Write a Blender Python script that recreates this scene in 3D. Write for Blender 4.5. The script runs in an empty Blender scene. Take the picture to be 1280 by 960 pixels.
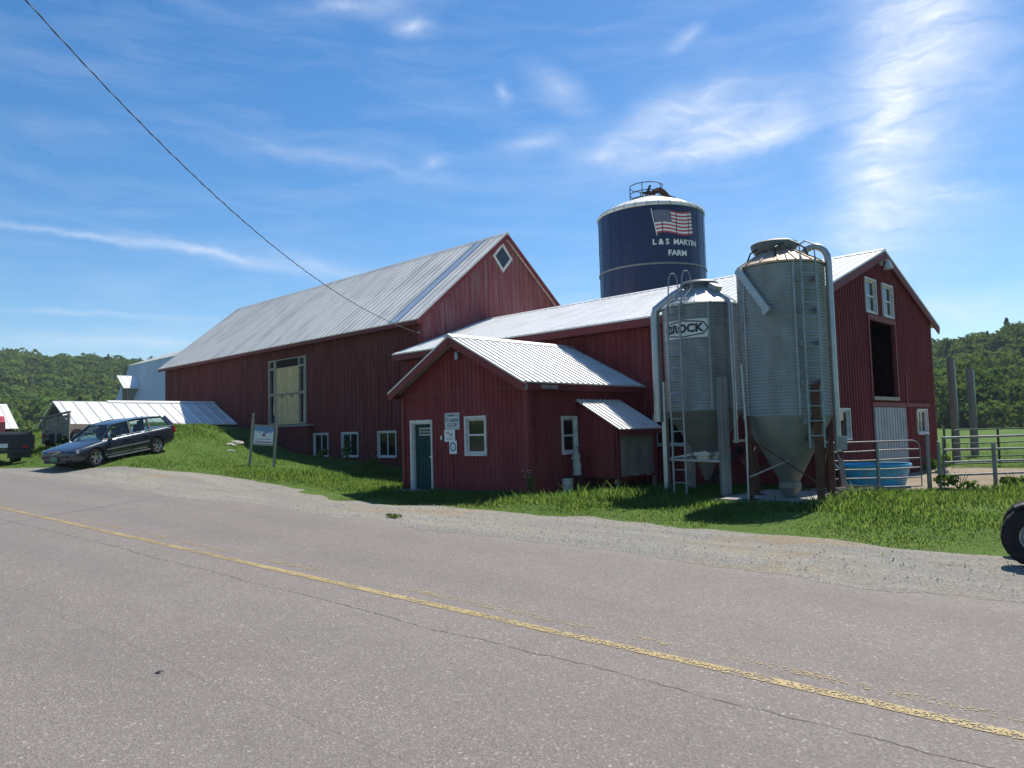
import bpy, bmesh, math, random
import numpy as np
from mathutils import Vector, Matrix
random.seed(7)
rng = np.random.default_rng(11)
R = math.radians
scene = bpy.context.scene
COL = scene.collection

# ------------------------------------------------------------------ camera
def cam_axes(yaw, pitch, roll):
    y, p, r = R(yaw), R(pitch), R(roll)
    fwd = Vector((-math.sin(y)*math.cos(p), math.cos(y)*math.cos(p), math.sin(p)))
    right = Vector((math.cos(y), math.sin(y), 0))
    up = right.cross(fwd)
    return right*math.cos(r)-up*math.sin(r), right*math.sin(r)+up*math.cos(r), fwd
cr, cu, cf = cam_axes(43.88, 3.63, 1.56)
cd = bpy.data.cameras.new('camera')
cam = bpy.data.objects.new('camera', cd)
COL.objects.link(cam)
cam.matrix_world = Matrix(((cr.x, cu.x, -cf.x, 0), (cr.y, cu.y, -cf.y, 0), (cr.z, cu.z, -cf.z, 1.70), (0, 0, 0, 1)))
cd.sensor_fit = 'HORIZONTAL'
cd.sensor_width = 36
cd.lens = 36*940/1280
cd.clip_start = 0.05
cd.clip_end = 5000
scene.camera = cam
scene.render.resolution_x = 1024
scene.render.resolution_y = 768

# ------------------------------------------------------------------ sun, sky, exposure
SUN_EL = 56.5
SUN_AZ = 8.0           # degrees from +Y towards -X
sdir = Vector((-math.sin(R(SUN_AZ))*math.cos(R(SUN_EL)), math.cos(R(SUN_AZ))*math.cos(R(SUN_EL)), math.sin(R(SUN_EL))))
sl = bpy.data.lights.new('sun', 'SUN')
sl.energy = 4.7
sl.angle = R(0.53)
sl.color = (1.0, 0.93, 0.82)
so = bpy.data.objects.new('sun', sl)
COL.objects.link(so)
so.rotation_euler = sdir.to_track_quat('Z', 'Y').to_euler()

world = bpy.data.worlds.new('World')
scene.world = world
world.use_nodes = True
wt = world.node_tree
for n in list(wt.nodes):
    wt.nodes.remove(n)

class NT:
    """tiny helper to write node trees"""
    def __init__(s, tree): s.t = tree
    def n(s, typ, **kw):
        x = s.t.nodes.new(typ)
        for k, v in kw.items():
            if k == 'ins':
                for kk, vv in v.items():
                    if isinstance(vv, bpy.types.NodeSocket): s.t.links.new(vv, x.inputs[kk])
                    else: x.inputs[kk].default_value = vv
            else: setattr(x, k, v)
        return x
    def m(s, op, a, b=None, c=None, clamp=False):
        x = s.n('ShaderNodeMath', operation=op, use_clamp=clamp)
        for i, v in enumerate((a, b, c)):
            if v is None: continue
            if isinstance(v, bpy.types.NodeSocket): s.t.links.new(v, x.inputs[i])
            else: x.inputs[i].default_value = v
        return x.outputs[0]
    def mix(s, f, a, b, blend='MIX'):
        x = s.n('ShaderNodeMix', data_type='RGBA', blend_type=blend)
        for i, v in ((0, f), (6, a), (7, b)):
            if isinstance(v, bpy.types.NodeSocket): s.t.links.new(v, x.inputs[i])
            else: x.inputs[i].default_value = v if i == 0 else (*v, 1)[:4]
        return x.outputs[2]
    def ramp(s, f, stops):
        x = s.n('ShaderNodeValToRGB')
        el = x.color_ramp.elements
        while len(el) < len(stops): el.new(0.5)
        for e, (p, c) in zip(el, stops):
            e.position = p
            e.color = (c, c, c, 1) if not isinstance(c, (tuple, list)) else (*c, 1)[:4]
        s.t.links.new(f, x.inputs[0])
        return x.outputs[0]
    def noise(s, vec, scale, detail=4, rough=0.55, dist=0.0):
        x = s.n('ShaderNodeTexNoise', ins={'Scale': scale, 'Detail': detail, 'Roughness': rough, 'Distortion': dist})
        if vec is not None: s.t.links.new(vec, x.inputs['Vector'])
        return x.outputs[0]

W = NT(wt)
sky = W.n('ShaderNodeTexSky', sky_type='NISHITA')
sky.sun_disc = False
sky.sun_elevation = R(SUN_EL)
sky.sun_rotation = R(-SUN_AZ)
sky.altitude = 300
sky.air_density = 1.0
sky.dust_density = 0.35
sky.ozone_density = 2.2
geo = W.n('ShaderNodeTexCoord')
sep = W.n('ShaderNodeSeparateXYZ', ins={0: geo.outputs['Generated']})
az = W.m('ARCTAN2', W.m('MULTIPLY', sep.outputs[0], -1.0), sep.outputs[1])
el_ = W.m('ARCSINE', sep.outputs[2])
ae = W.n('ShaderNodeCombineXYZ', ins={0: az, 1: el_}).outputs[0]
# cirrus: elongated patches given as (azimuth, elevation, half length, half width, tilt, strength)
CIRRUS = [
    (0.258, 0.400, 0.190, 0.075, 98, 0.62), (0.222, 0.440, 0.110, 0.050, 60, 0.45), (0.305, 0.270, 0.105, 0.040, 102, 0.46),
    (0.285, 0.340, 0.14, 0.055, 96, 0.40), (0.46, 0.33, 0.30, 0.09, 0, 0.10),
    (0.470, 0.376, 0.105, 0.034, 172, 0.62), (0.570, 0.380, 0.075, 0.026, 165, 0.46), (0.520, 0.345, 0.13, 0.022, 172, 0.42), (0.42, 0.356, 0.06, 0.014, 172, 0.5), (0.64, 0.352, 0.05, 0.014, 175, 0.35), (0.50, 0.41, 0.09, 0.02, 165, 0.3),
    (0.690, 0.432, 0.050, 0.022, 30, 0.40), (0.724, 0.370, 0.050, 0.012, 175, 0.42), (0.888, 0.510, 0.013, 0.030, 80, 0.50),
    (0.960, 0.527, 0.085, 0.014, 172, 0.42), (0.522, 0.477, 0.028, 0.009, 150, 0.42), (0.765, 0.431, 0.016, 0.012, 60, 0.30),
    (1.290, 0.240, 0.110, 0.0050, 3, 0.55), (1.140, 0.226, 0.100, 0.0085, 11, 0.46), (1.020, 0.218, 0.11, 0.022, 8, 0.28),
    (0.950, 0.345, 0.26, 0.012, 8, 0.22), (0.224, 0.257, 0.055, 0.013, 8, 0.48), (0.225, 0.126, 0.075, 0.018, 5, 0.55),
    (1.280, 0.151, 0.12, 0.004, 0, 0.28), (1.250, 0.118, 0.13, 0.008, 0, 0.38), (0.860, 0.351, 0.022, 0.008, 0, 0.30),
    (0.690, 0.155, 0.05, 0.02, 0, 0.30), (0.34, 0.22, 0.20, 0.05, 0, 0.22),
]
acc = None
wob = W.n('ShaderNodeTexNoise', ins={'Vector': ae, 'Scale': 9.0, 'Detail': 5.0, 'Roughness': 0.6})
wobv = W.n('ShaderNodeVectorMath', operation='MULTIPLY_ADD', ins={0: wob.outputs['Color'], 1: (0.05, 0.034, 0), 2: ae})
wv = W.n('ShaderNodeVectorMath', operation='SUBTRACT', ins={0: wobv.outputs[0], 1: (0.025, 0.017, 0)}).outputs[0]
for (a0, e0, hl, hw, tilt, st) in CIRRUS:
    mp = W.n('ShaderNodeMapping', vector_type='TEXTURE', ins={'Vector': wv, 'Location': (a0, e0, 0), 'Rotation': (0, 0, R(tilt)), 'Scale': (hl, hw, 1)})
    ln = W.n('ShaderNodeVectorMath', operation='LENGTH', ins={0: mp.outputs[0]}).outputs['Value']
    g = W.m('MULTIPLY', W.m('POWER', W.m('SUBTRACT', 1.0, W.m('MULTIPLY', ln, 0.55), clamp=True), 2.0), st)
    acc = g if acc is None else W.m('ADD', acc, g)
fm = W.n('ShaderNodeMapping', ins={'Vector': wv, 'Rotation': (0, 0, R(-20)), 'Scale': (9, 30, 1)})
fib = W.noise(fm.outputs[0], 1.6, 8, 0.62, 0.6)
fib = W.ramp(fib, [(0.25, 0.30), (0.75, 1.15)])
fm2 = W.n('ShaderNodeMapping', ins={'Vector': wv, 'Rotation': (0, 0, R(8)), 'Scale': (3.5, 22, 1)})
veil = W.ramp(W.noise(fm2.outputs[0], 1.5, 7, 0.6, 0.3), [(0.44, 0.0), (0.88, 0.15)])
cl = W.m('ADD', W.m('MULTIPLY', acc, fib), veil)
cl = W.m('MULTIPLY', cl, W.m('MULTIPLY', el_, 14.0, clamp=True), clamp=True)
hsv = W.n('ShaderNodeHueSaturation', ins={'Saturation': 1.34, 'Value': 1.14, 'Color': sky.outputs[0]})
skyc = W.mix(cl, hsv.outputs[0], (8.3, 8.8, 9.6))
bg = W.n('ShaderNodeBackground', ins={'Color': skyc, 'Strength': 0.095})
wo = W.n('ShaderNodeOutputWorld', ins={0: bg.outputs[0]})

vs = scene.view_settings
vs.view_transform = 'Standard'
vs.look = 'None'
vs.exposure = 0.38
vs.gamma = 1.0
vs.use_curve_mapping = False
scene.cycles.use_denoising = True
scene.cycles.max_bounces = 8
scene.cycles.transparent_max_bounces = 12

# ------------------------------------------------------------------ terrain
def ss(a, b, x):
    t = min(1, max(0, (x-a)/(b-a)))
    return t*t*(3-2*t)
def lerp(a, b, t): return a+(b-a)*t
def yard(X, Y):
    z = 0.08-0.05*ss(13.5, 11.5, Y-0.07*X)+0.24*ss(-19, -30, X)
    w = -X-0.95*(Y-10)
    z += 0.50*ss(15.0, 24.5, w)
    z += 1.62*ss(23.5, 32.0, w)
    return z
def road_z(X): return -0.03*max(-220, min(60, X))
def terrain(X, Y):
    s = Y-0.07*X
    r = road_z(X)
    if s < 8.2:
        z = r-0.05*ss(8.25, 7.9, s)
        if s < 0.6: z -= 0.25*ss(0.6, -2.5, s)
        return z
    y = yard(X, Y)
    far = ss(60, 160, math.hypot(X, Y))
    y = lerp(y, max(0.0, min(y, 2.2)), far)
    k = ss(-19, -25, X)
    z = lerp(r, y, ss(lerp(7.9, 8.6, k), lerp(11.8, 15.0, k), s))
    return z-0.12*math.exp(-((X+27.4)**2+(Y-8.0)**2)/1.6)-0.16*math.exp(-((X+28.8)**2+(Y-11.0)**2)/1.6)

# ------------------------------------------------------------------ materials
MATS = {}
def pmat(name, c1, c2=None, scale=4.0, rough=0.6, metal=0.0, bump=0.0, bscale=None, stretch=(1, 1, 1), stain=None,
         stain_scale=1.2, stain_amt=0.5, stain_stretch=(1, 1, 1), rvar=0.1, coat=0.0, spec=0.5, boards=None, detail=6):
    """procedural surface: two tones in noise, optional stains, bump and per-board tone"""
    m = bpy.data.materials.new(name)
    m.use_nodes = True
    t = NT(m.node_tree)
    b = m.node_tree.nodes['Principled BSDF']
    tc = t.n('ShaderNodeTexCoord')
    mp = t.n('ShaderNodeMapping', ins={'Vector': tc.outputs['Object'], 'Scale': stretch}).outputs[0]
    nz = t.noise(mp, scale, detail, 0.6)
    c2 = c2 or tuple(min(1, x*1.25) for x in c1)
    col = t.mix(t.ramp(nz, [(0.3, 0.0), (0.7, 1.0)]), c1, c2)
    if boards:
        # tone differs a little from board to board: white noise per board index along the wall
        sp = t.n('ShaderNodeSeparateXYZ', ins={0: tc.outputs['Object']})
        idx = t.m('FLOOR', t.m('DIVIDE', t.m('ADD', sp.outputs[0], sp.outputs[1]), boards))
        wn = t.n('ShaderNodeTexWhiteNoise', noise_dimensions='1D', ins={'W': idx}).outputs[0]
        hs = t.n('ShaderNodeHueSaturation', ins={'Color': col, 'Value': t.m('MULTIPLY_ADD', wn, 0.20, 0.90)})
        col = hs.outputs[0]
    if stain:
        mp2 = t.n('ShaderNodeMapping', ins={'Vector': tc.outputs['Object'], 'Scale': stain_stretch}).outputs[0]
        sn = t.ramp(t.noise(mp2, stain_scale, 7, 0.65, 0.4), [(0.48, 0.0), (0.68, stain_amt)])
        col = t.mix(sn, col, stain)
    t.t.links.new(col, b.inputs['Base Color'])
    rr = t.m('MULTIPLY_ADD', t.noise(mp, scale*2.3, 4), 2*rvar, rough-rvar, clamp=True)
    t.t.links.new(rr, b.inputs['Roughness'])
    b.inputs['Metallic'].default_value = metal
    b.inputs['Coat Weight'].default_value = coat
    b.inputs['Specular IOR Level'].default_value = spec
    if bump:
        bn = t.n('ShaderNodeBump', ins={'Strength': bump, 'Distance': 0.02, 'Height': t.noise(mp, bscale or scale*3, 6, 0.6)})
        t.t.links.new(bn.outputs[0], b.inputs['Normal'])
    MATS[name] = m
    return m

M = {}
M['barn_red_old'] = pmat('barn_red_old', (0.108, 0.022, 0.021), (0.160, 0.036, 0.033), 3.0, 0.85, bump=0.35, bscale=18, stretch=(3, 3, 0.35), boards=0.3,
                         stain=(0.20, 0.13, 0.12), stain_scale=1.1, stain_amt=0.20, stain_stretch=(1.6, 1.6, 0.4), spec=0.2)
M['barn_red_pale'] = pmat('barn_red_pale', (0.17, 0.045, 0.052), (0.25, 0.085, 0.092), 2.4, 0.85, bump=0.35, bscale=18, stretch=(3, 3, 0.3), boards=0.3,
                         stain=(0.24, 0.19, 0.19), stain_scale=2.4, stain_amt=0.65, stain_stretch=(3, 3, 0.22), spec=0.2)  # paler, greyer red than the other walls, with grey vertical streaks
M['barn_red'] = pmat('barn_red', (0.150, 0.022, 0.025), (0.200, 0.036, 0.038), 2.0, 0.75, bump=0.2, bscale=20, stretch=(2, 2, 0.4), boards=0.24,
                     stain=(0.24, 0.10, 0.10), stain_scale=0.8, stain_amt=0.20, stain_stretch=(1.2, 1.2, 0.5), spec=0.25)
M['red_trim'] = pmat('red_trim', (0.150, 0.026, 0.028), (0.200, 0.042, 0.042), 5, 0.65, bump=0.15, spec=0.3)
M['white_paint'] = pmat('white_paint', (0.52, 0.52, 0.50), (0.66, 0.66, 0.64), 9, 0.55, stain=(0.35, 0.32, 0.28), stain_scale=5, stain_amt=0.45, bump=0.1)
M['white_roof'] = pmat('white_roof', (0.74, 0.74, 0.72), (0.82, 0.82, 0.80), 1.5, 0.40, 0.0, stain=(0.50, 0.46, 0.42), stain_scale=0.9, stain_amt=0.45, stain_stretch=(1, .4, 1))
M['galv_roof'] = pmat('galv_roof', (0.70, 0.67, 0.625), (0.80, 0.77, 0.72), 1.2, 0.55, 0.0, stain=(0.36, 0.33, 0.31), stain_scale=1.1, stain_amt=0.55, stain_stretch=(1.2, .3, .3))
M['reflection_blue_metal'] = pmat('reflection_blue_metal', (0.30, 0.42, 0.58), (0.42, 0.52, 0.64), 1.5, 0.4, 0.2)
M['shed_roof'] = pmat('shed_roof', (0.60, 0.60, 0.59), (0.68, 0.68, 0.67), 2.0, 0.42, 0.25, stain=(0.42, 0.40, 0.36), stain_scale=1.4, stain_amt=0.5, stain_stretch=(.5, 1, 1))
M['bin_metal'] = pmat('bin_metal', (0.255, 0.285, 0.305), (0.345, 0.375, 0.395), 1.6, 0.44, 0.45, stain=(0.19, 0.19, 0.18), stain_scale=1.3, stain_amt=0.6, stain_stretch=(2, 2, .5))
M['bin_cone'] = pmat('bin_cone', (0.150, 0.165, 0.160), (0.215, 0.23, 0.22), 2.2, 0.55, 0.35, stain=(0.22, 0.19, 0.13), stain_scale=2.0, stain_amt=0.6, stain_stretch=(2, 2, .4))
M['bin_roof'] = pmat('bin_roof', (0.50, 0.53, 0.53), (0.62, 0.64, 0.63), 2.5, 0.42, 0.5)
M['rusty_roof'] = pmat('rusty_roof', (0.40, 0.29, 0.20), (0.52, 0.42, 0.33), 3.0, 0.6, 0.25, stain=(0.30, 0.13, 0.06), stain_scale=2.6, stain_amt=0.85)
M['galv_pipe'] = pmat('galv_pipe', (0.33, 0.355, 0.365), (0.43, 0.45, 0.455), 4, 0.4, 0.65)
M['dull_steel'] = pmat('dull_steel', (0.20, 0.22, 0.24), (0.30, 0.32, 0.33), 5, 0.5, 0.6)
M['lid_steel'] = pmat('lid_steel', (0.10, 0.115, 0.13), (0.17, 0.185, 0.20), 5, 0.55, 0.4)
M['rust'] = pmat('rust', (0.075, 0.040, 0.030), (0.14, 0.07, 0.045), 7, 0.9, 0.1, bump=0.4, spec=0.2)
M['dark_metal'] = pmat('dark_metal', (0.022, 0.022, 0.025), (0.045, 0.045, 0.05), 6, 0.55, 0.4)
M['silo_blue'] = pmat('silo_blue', (0.007, 0.014, 0.056), (0.010, 0.019, 0.072), 0.8, 0.38, 0.0, coat=0.12, spec=0.35, stain=(0.02, 0.03, 0.06), stain_scale=0.9, stain_amt=0.3, stain_stretch=(1, 1, .2))
M['silo_white'] = pmat('silo_white', (0.60, 0.61, 0.58), (0.70, 0.70, 0.68), 2, 0.5, stain=(0.40, 0.36, 0.30), stain_scale=1.5, stain_amt=0.5)
M['silo_band'] = pmat('silo_band', (0.16, 0.17, 0.17), (0.24, 0.24, 0.23), 3, 0.5, 0.4)
M['letter_white'] = pmat('letter_white', (0.70, 0.71, 0.72), (0.78, 0.78, 0.78), 5, 0.5)
M['flag_red'] = pmat('flag_red', (0.42, 0.045, 0.055), (0.5, 0.07, 0.08), 3, 0.55)
M['flag_blue'] = pmat('flag_blue', (0.022, 0.030, 0.080), (0.03, 0.04, 0.10), 3, 0.5)
M['green_door'] = pmat('green_door', (0.010, 0.040, 0.042), (0.017, 0.056, 0.056), 3, 0.75, bump=0.05, spec=0.15)
M['plywood'] = pmat('plywood', (0.50, 0.355, 0.165), (0.64, 0.48, 0.25), 2.2, 0.8, stretch=(3, 3, .4), boards=0.31, stain=(0.30, 0.24, 0.14), stain_scale=3, stain_amt=0.5, bump=.2)
M['pale_wood'] = pmat('pale_wood', (0.25, 0.225, 0.175), (0.35, 0.32, 0.26), 4, 0.8, stretch=(3, 3, .5), bump=0.25)
M['grey_wood'] = pmat('grey_wood', (0.22, 0.19, 0.165), (0.33, 0.295, 0.26), 3, 0.9, stretch=(4, 4, .3), bump=0.4, spec=0.2)
M['old_wood'] = pmat('old_wood', (0.17, 0.145, 0.125), (0.26, 0.225, 0.20), 3, 0.9, stretch=(5, 5, .3), bump=0.5, spec=0.2)
M['dark_wood'] = pmat('dark_wood', (0.05, 0.043, 0.04), (0.09, 0.078, 0.07), 3, 0.9, stretch=(5, 5, .3), bump=0.4, spec=0.15)
M['dark_inside'] = pmat('dark_inside', (0.02, 0.016, 0.014), (0.035, 0.03, 0.026), 2, 0.95, spec=0.1)
M['tarp'] = pmat('tarp', (0.19, 0.17, 0.14), (0.26, 0.235, 0.20), 2.5, 0.8, bump=0.3, bscale=4, stain=(0.33, 0.31, 0.23), stain_scale=2.2, stain_amt=0.5)
M['grey_panel'] = pmat('grey_panel', (0.25, 0.28, 0.31), (0.32, 0.35, 0.38), 1.6, 0.55, 0.2, stain=(0.19, 0.19, 0.19), stain_scale=2.2, stain_amt=0.5, stain_stretch=(1, 1, .4))
M['blue_grey_roof'] = pmat('blue_grey_roof', (0.42, 0.46, 0.52), (0.49, 0.53, 0.59), 1.5, 0.6, 0.1)
M['white_sign'] = pmat('white_sign', (0.66, 0.68, 0.69), (0.72, 0.74, 0.74), 6, 0.5)
M['pale_sign'] = pmat('pale_sign', (0.44, 0.50, 0.51), (0.52, 0.57, 0.58), 6, 0.55)
M['sign_ink'] = pmat('sign_ink', (0.02, 0.045, 0.06), (0.03, 0.06, 0.075), 6, 0.6)
M['sign_blue'] = pmat('sign_blue', (0.03, 0.11, 0.20), (0.05, 0.15, 0.26), 6, 0.6)
M['sky_print'] = pmat('sky_print', (0.10, 0.25, 0.52), (0.16, 0.34, 0.60), 4, 0.5)
M['cloud_print'] = pmat('cloud_print', (0.62, 0.65, 0.70), (0.70, 0.73, 0.76), 4, 0.5)
M['print_red'] = pmat('print_red', (0.30, 0.04, 0.05), (0.36, 0.07, 0.07), 6, 0.6)
M['print_grey'] = pmat('print_grey', (0.17, 0.20, 0.25), (0.24, 0.27, 0.32), 6, 0.6)
M['print_green'] = pmat('print_green', (0.22, 0.35, 0.20), (0.30, 0.42, 0.27), 6, 0.6)
M['print_pink'] = pmat('print_pink', (0.45, 0.25, 0.27), (0.52, 0.32, 0.34), 6, 0.6)
M['cream'] = pmat('cream', (0.46, 0.43, 0.31), (0.55, 0.51, 0.38), 6, 0.6)
M['statue_white'] = pmat('statue_white', (0.32, 0.32, 0.295), (0.46, 0.46, 0.43), 8, 0.7, stain=(0.20, 0.19, 0.16), stain_scale=7, stain_amt=0.6, bump=.2)
M['tub_blue'] = pmat('tub_blue', (0.020, 0.36, 0.66), (0.035, 0.43, 0.74), 3, 0.45, stain=(0.16, 0.20, 0.20), stain_scale=2.0, stain_amt=0.7, stain_stretch=(1, 1, .7))
M['water'] = pmat('water', (0.02, 0.045, 0.05), (0.03, 0.06, 0.06), 3, 0.06)
M['gate_steel'] = pmat('gate_steel', (0.19, 0.20, 0.205), (0.28, 0.285, 0.285), 6, 0.5, 0.5, stain=(0.15, 0.09, 0.06), stain_scale=5, stain_amt=0.6)
M['gate_green'] = pmat('gate_green', (0.035, 0.06, 0.055), (0.05, 0.08, 0.07), 6, 0.5, 0.2)
M['car_paint'] = pmat('car_paint', (0.040, 0.052, 0.066), (0.046, 0.060, 0.076), 3, 0.30, 0.55, coat=0.8, rvar=0.04)
M['black_plastic'] = pmat('black_plastic', (0.016, 0.017, 0.018), (0.024, 0.025, 0.027), 9, 0.55)
M['tyre'] = pmat('tyre', (0.014, 0.014, 0.015), (0.026, 0.025, 0.025), 12, 0.85, bump=0.3, spec=0.25)
M['alloy'] = pmat('alloy', (0.50, 0.51, 0.52), (0.60, 0.61, 0.62), 9, 0.32, 0.8)
M['chrome'] = pmat('chrome', (0.62, 0.64, 0.66), (0.68, 0.70, 0.72), 9, 0.2, 0.9, rvar=.05)
M['lamp_clear'] = pmat('lamp_clear', (0.45, 0.47, 0.50), (0.55, 0.57, 0.60), 14, 0.12, 0.3, rvar=.04)
M['lamp_red'] = pmat('lamp_red', (0.30, 0.012, 0.015), (0.38, 0.02, 0.02), 9, 0.2)
M['plate_green'] = pmat('plate_green', (0.05, 0.20, 0.12), (0.07, 0.25, 0.15), 9, 0.5)
M['seat_dark'] = pmat('seat_dark', (0.03, 0.03, 0.033), (0.05, 0.05, 0.053), 9, 0.8)
M['truck_red'] = pmat('truck_red', (0.42, 0.012, 0.045), (0.50, 0.02, 0.06), 3, 0.35, coat=.6)
M['truck_black'] = pmat('truck_black', (0.018, 0.018, 0.021), (0.035, 0.034, 0.036), 4, 0.6)
M['concrete'] = pmat('concrete', (0.30, 0.29, 0.26), (0.40, 0.385, 0.35), 3, 0.9, stain=(0.18, 0.15, 0.11), stain_scale=1.6, stain_amt=0.6, bump=.2)
M['stone'] = pmat('stone', (0.32, 0.30, 0.27), (0.44, 0.42, 0.38), 6, 0.9, bump=.5)
M['wire_black'] = pmat('wire_black', (0.03, 0.03, 0.032), (0.05, 0.05, 0.05), 6, 0.6)
M['bucket_white'] = pmat('bucket_white', (0.34, 0.37, 0.34), (0.44, 0.46, 0.43), 8, 0.5, stain=(0.1, 0.1, 0.09), stain_scale=6, stain_amt=.6)
M['bark'] = pmat('bark', (0.07, 0.055, 0.042), (0.12, 0.10, 0.08), 4, 0.95, bump=.6, stretch=(3, 3, .6))
M['black_spill'] = pmat('black_spill', (0.01, 0.01, 0.02), (0.02, 0.02, 0.04), 9, 0.5)

# glass you can see through, with a reflection
def glass_mat(name, tint, refl_rough=0.03, body=0.0, bodycol=(0.02, 0.025, 0.03)):
    m = bpy.data.materials.new(name)
    m.use_nodes = True
    t = NT(m.node_tree)
    m.node_tree.nodes.remove(m.node_tree.nodes['Principled BSDF'])
    out = m.node_tree.nodes['Material Output']
    tr = t.n('ShaderNodeBsdfTransparent', ins={0: (*tint, 1)})
    di = t.n('ShaderNodeBsdfDiffuse', ins={0: (*bodycol, 1)})
    gl = t.n('ShaderNodeBsdfGlossy', ins={0: (1, 1, 1, 1), 'Roughness': refl_rough})
    tc = t.n('ShaderNodeTexCoord')
    grime = t.ramp(t.noise(tc.outputs['Object'], 5.0, 5), [(0.35, body), (0.75, min(1, body+0.12))])
    mx0 = t.n('ShaderNodeMixShader', ins={0: grime, 1: tr.outputs[0], 2: di.outputs[0]})
    lw = t.n('ShaderNodeLayerWeight', ins={0: 0.5})
    fr = t.m('MULTIPLY_ADD', t.m('POWER', lw.outputs['Facing'], 5.0), 0.95, 0.045)
    mx = t.n('ShaderNodeMixShader', ins={0: fr, 1: mx0.outputs[0], 2: gl.outputs[0]})
    t.t.links.new(mx.outputs[0], out.inputs[0])
    MATS[name] = m
    return m
M['window_glass'] = glass_mat('window_glass', (0.40, 0.43, 0.43), 0.04, 0.25, (0.03, 0.033, 0.033))
M['car_glass'] = glass_mat('car_glass', (0.62, 0.74, 0.70), 0.02, 0.0, (0.03, 0.035, 0.035))

# leaves: tone per leaf clump comes from the 'tint' attribute (kind of leaf), light from behind passes through
def leaf_mat(name, dark, light, trans=0.3, up=0.0):
    m = bpy.data.materials.new(name)
    m.use_nodes = True
    t = NT(m.node_tree)
    m.node_tree.nodes.remove(m.node_tree.nodes['Principled BSDF'])
    out = m.node_tree.nodes['Material Output']
    at = t.n('ShaderNodeAttribute', attribute_name='tint')
    tc = t.n('ShaderNodeTexCoord')
    nz = t.noise(tc.outputs['Object'], 0.35, 4)
    f = t.m('ADD', t.m('MULTIPLY', at.outputs['Fac'], 0.75), t.m('MULTIPLY_ADD', nz, 0.6, -0.18), clamp=True)
    col = t.mix(f, dark, light)
    col = t.mix(t.m('SUBTRACT', at.outputs['Fac'], 1.1, clamp=True), col, (0.34, 0.29, 0.14))
    di = t.n('ShaderNodeBsdfDiffuse', ins={0: col})
    if up:
        ge = t.n('ShaderNodeNewGeometry')
        nn = t.n('ShaderNodeVectorMath', operation='MULTIPLY_ADD', ins={0: ge.outputs['Normal'], 1: (1-up, 1-up, 1-up), 2: (0, 0, up)})
        nn = t.n('ShaderNodeVectorMath', operation='NORMALIZE', ins={0: nn.outputs[0]})
        t.t.links.new(nn.outputs[0], di.inputs['Normal'])
    tl = t.n('ShaderNodeBsdfTranslucent', ins={0: t.mix(0.5, col, (0.20, 0.26, 0.02))})
    mx = t.n('ShaderNodeMixShader', ins={0: trans, 1: di.outputs[0], 2: tl.outputs[0]})
    t.t.links.new(mx.outputs[0], out.inputs[0])
    MATS[name] = m
    return m
M['forest_leaf'] = leaf_mat('forest_leaf', (0.042, 0.088, 0.026), (0.150, 0.240, 0.056), 0.34, 0.50)
M['grass_blade'] = leaf_mat('grass_blade', (0.078, 0.180, 0.030), (0.200, 0.325, 0.070), 0.25, 0.82)
M['weed_leaf'] = leaf_mat('weed_leaf', (0.045, 0.105, 0.020), (0.110, 0.190, 0.050), 0.3, 0.4)

# ground: grass soil with clover-like mottling
def ground_mat():
    m = bpy.data.materials.new('grass_ground'); m.use_nodes = True
    t = NT(m.node_tree); b = m.node_tree.nodes['Principled BSDF']
    tc = t.n('ShaderNodeTexCoord'); P = tc.outputs['Object']
    n1 = t.noise(P, 0.35, 5); n2 = t.noise(P, 5.0, 6, 0.7); n3 = t.noise(P, 40.0, 3, 0.7)
    col = t.mix(t.ramp(n1, [(0.35, 0), (0.65, 1)]), (0.075, 0.150, 0.026), (0.125, 0.200, 0.045))
    col = t.mix(t.ramp(n2, [(0.40, 0), (0.75, 0.75)]), col, (0.045, 0.085, 0.016))
    col = t.mix(t.ramp(n3, [(0.45, 0), (0.75, 0.5)]), col, (0.15, 0.20, 0.06))
    t.t.links.new(col, b.inputs['Base Color'])
    b.inputs['Roughness'].default_value = 0.95; b.inputs['Specular IOR Level'].default_value = 0.1
    bn = t.n('ShaderNodeBump', ins={'Strength': 0.7, 'Distance': 0.05, 'Height': t.m('ADD', n2, n3)})
    t.t.links.new(bn.outputs[0], b.inputs['Normal'])
    return m
M['grass_ground'] = ground_mat()

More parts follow.
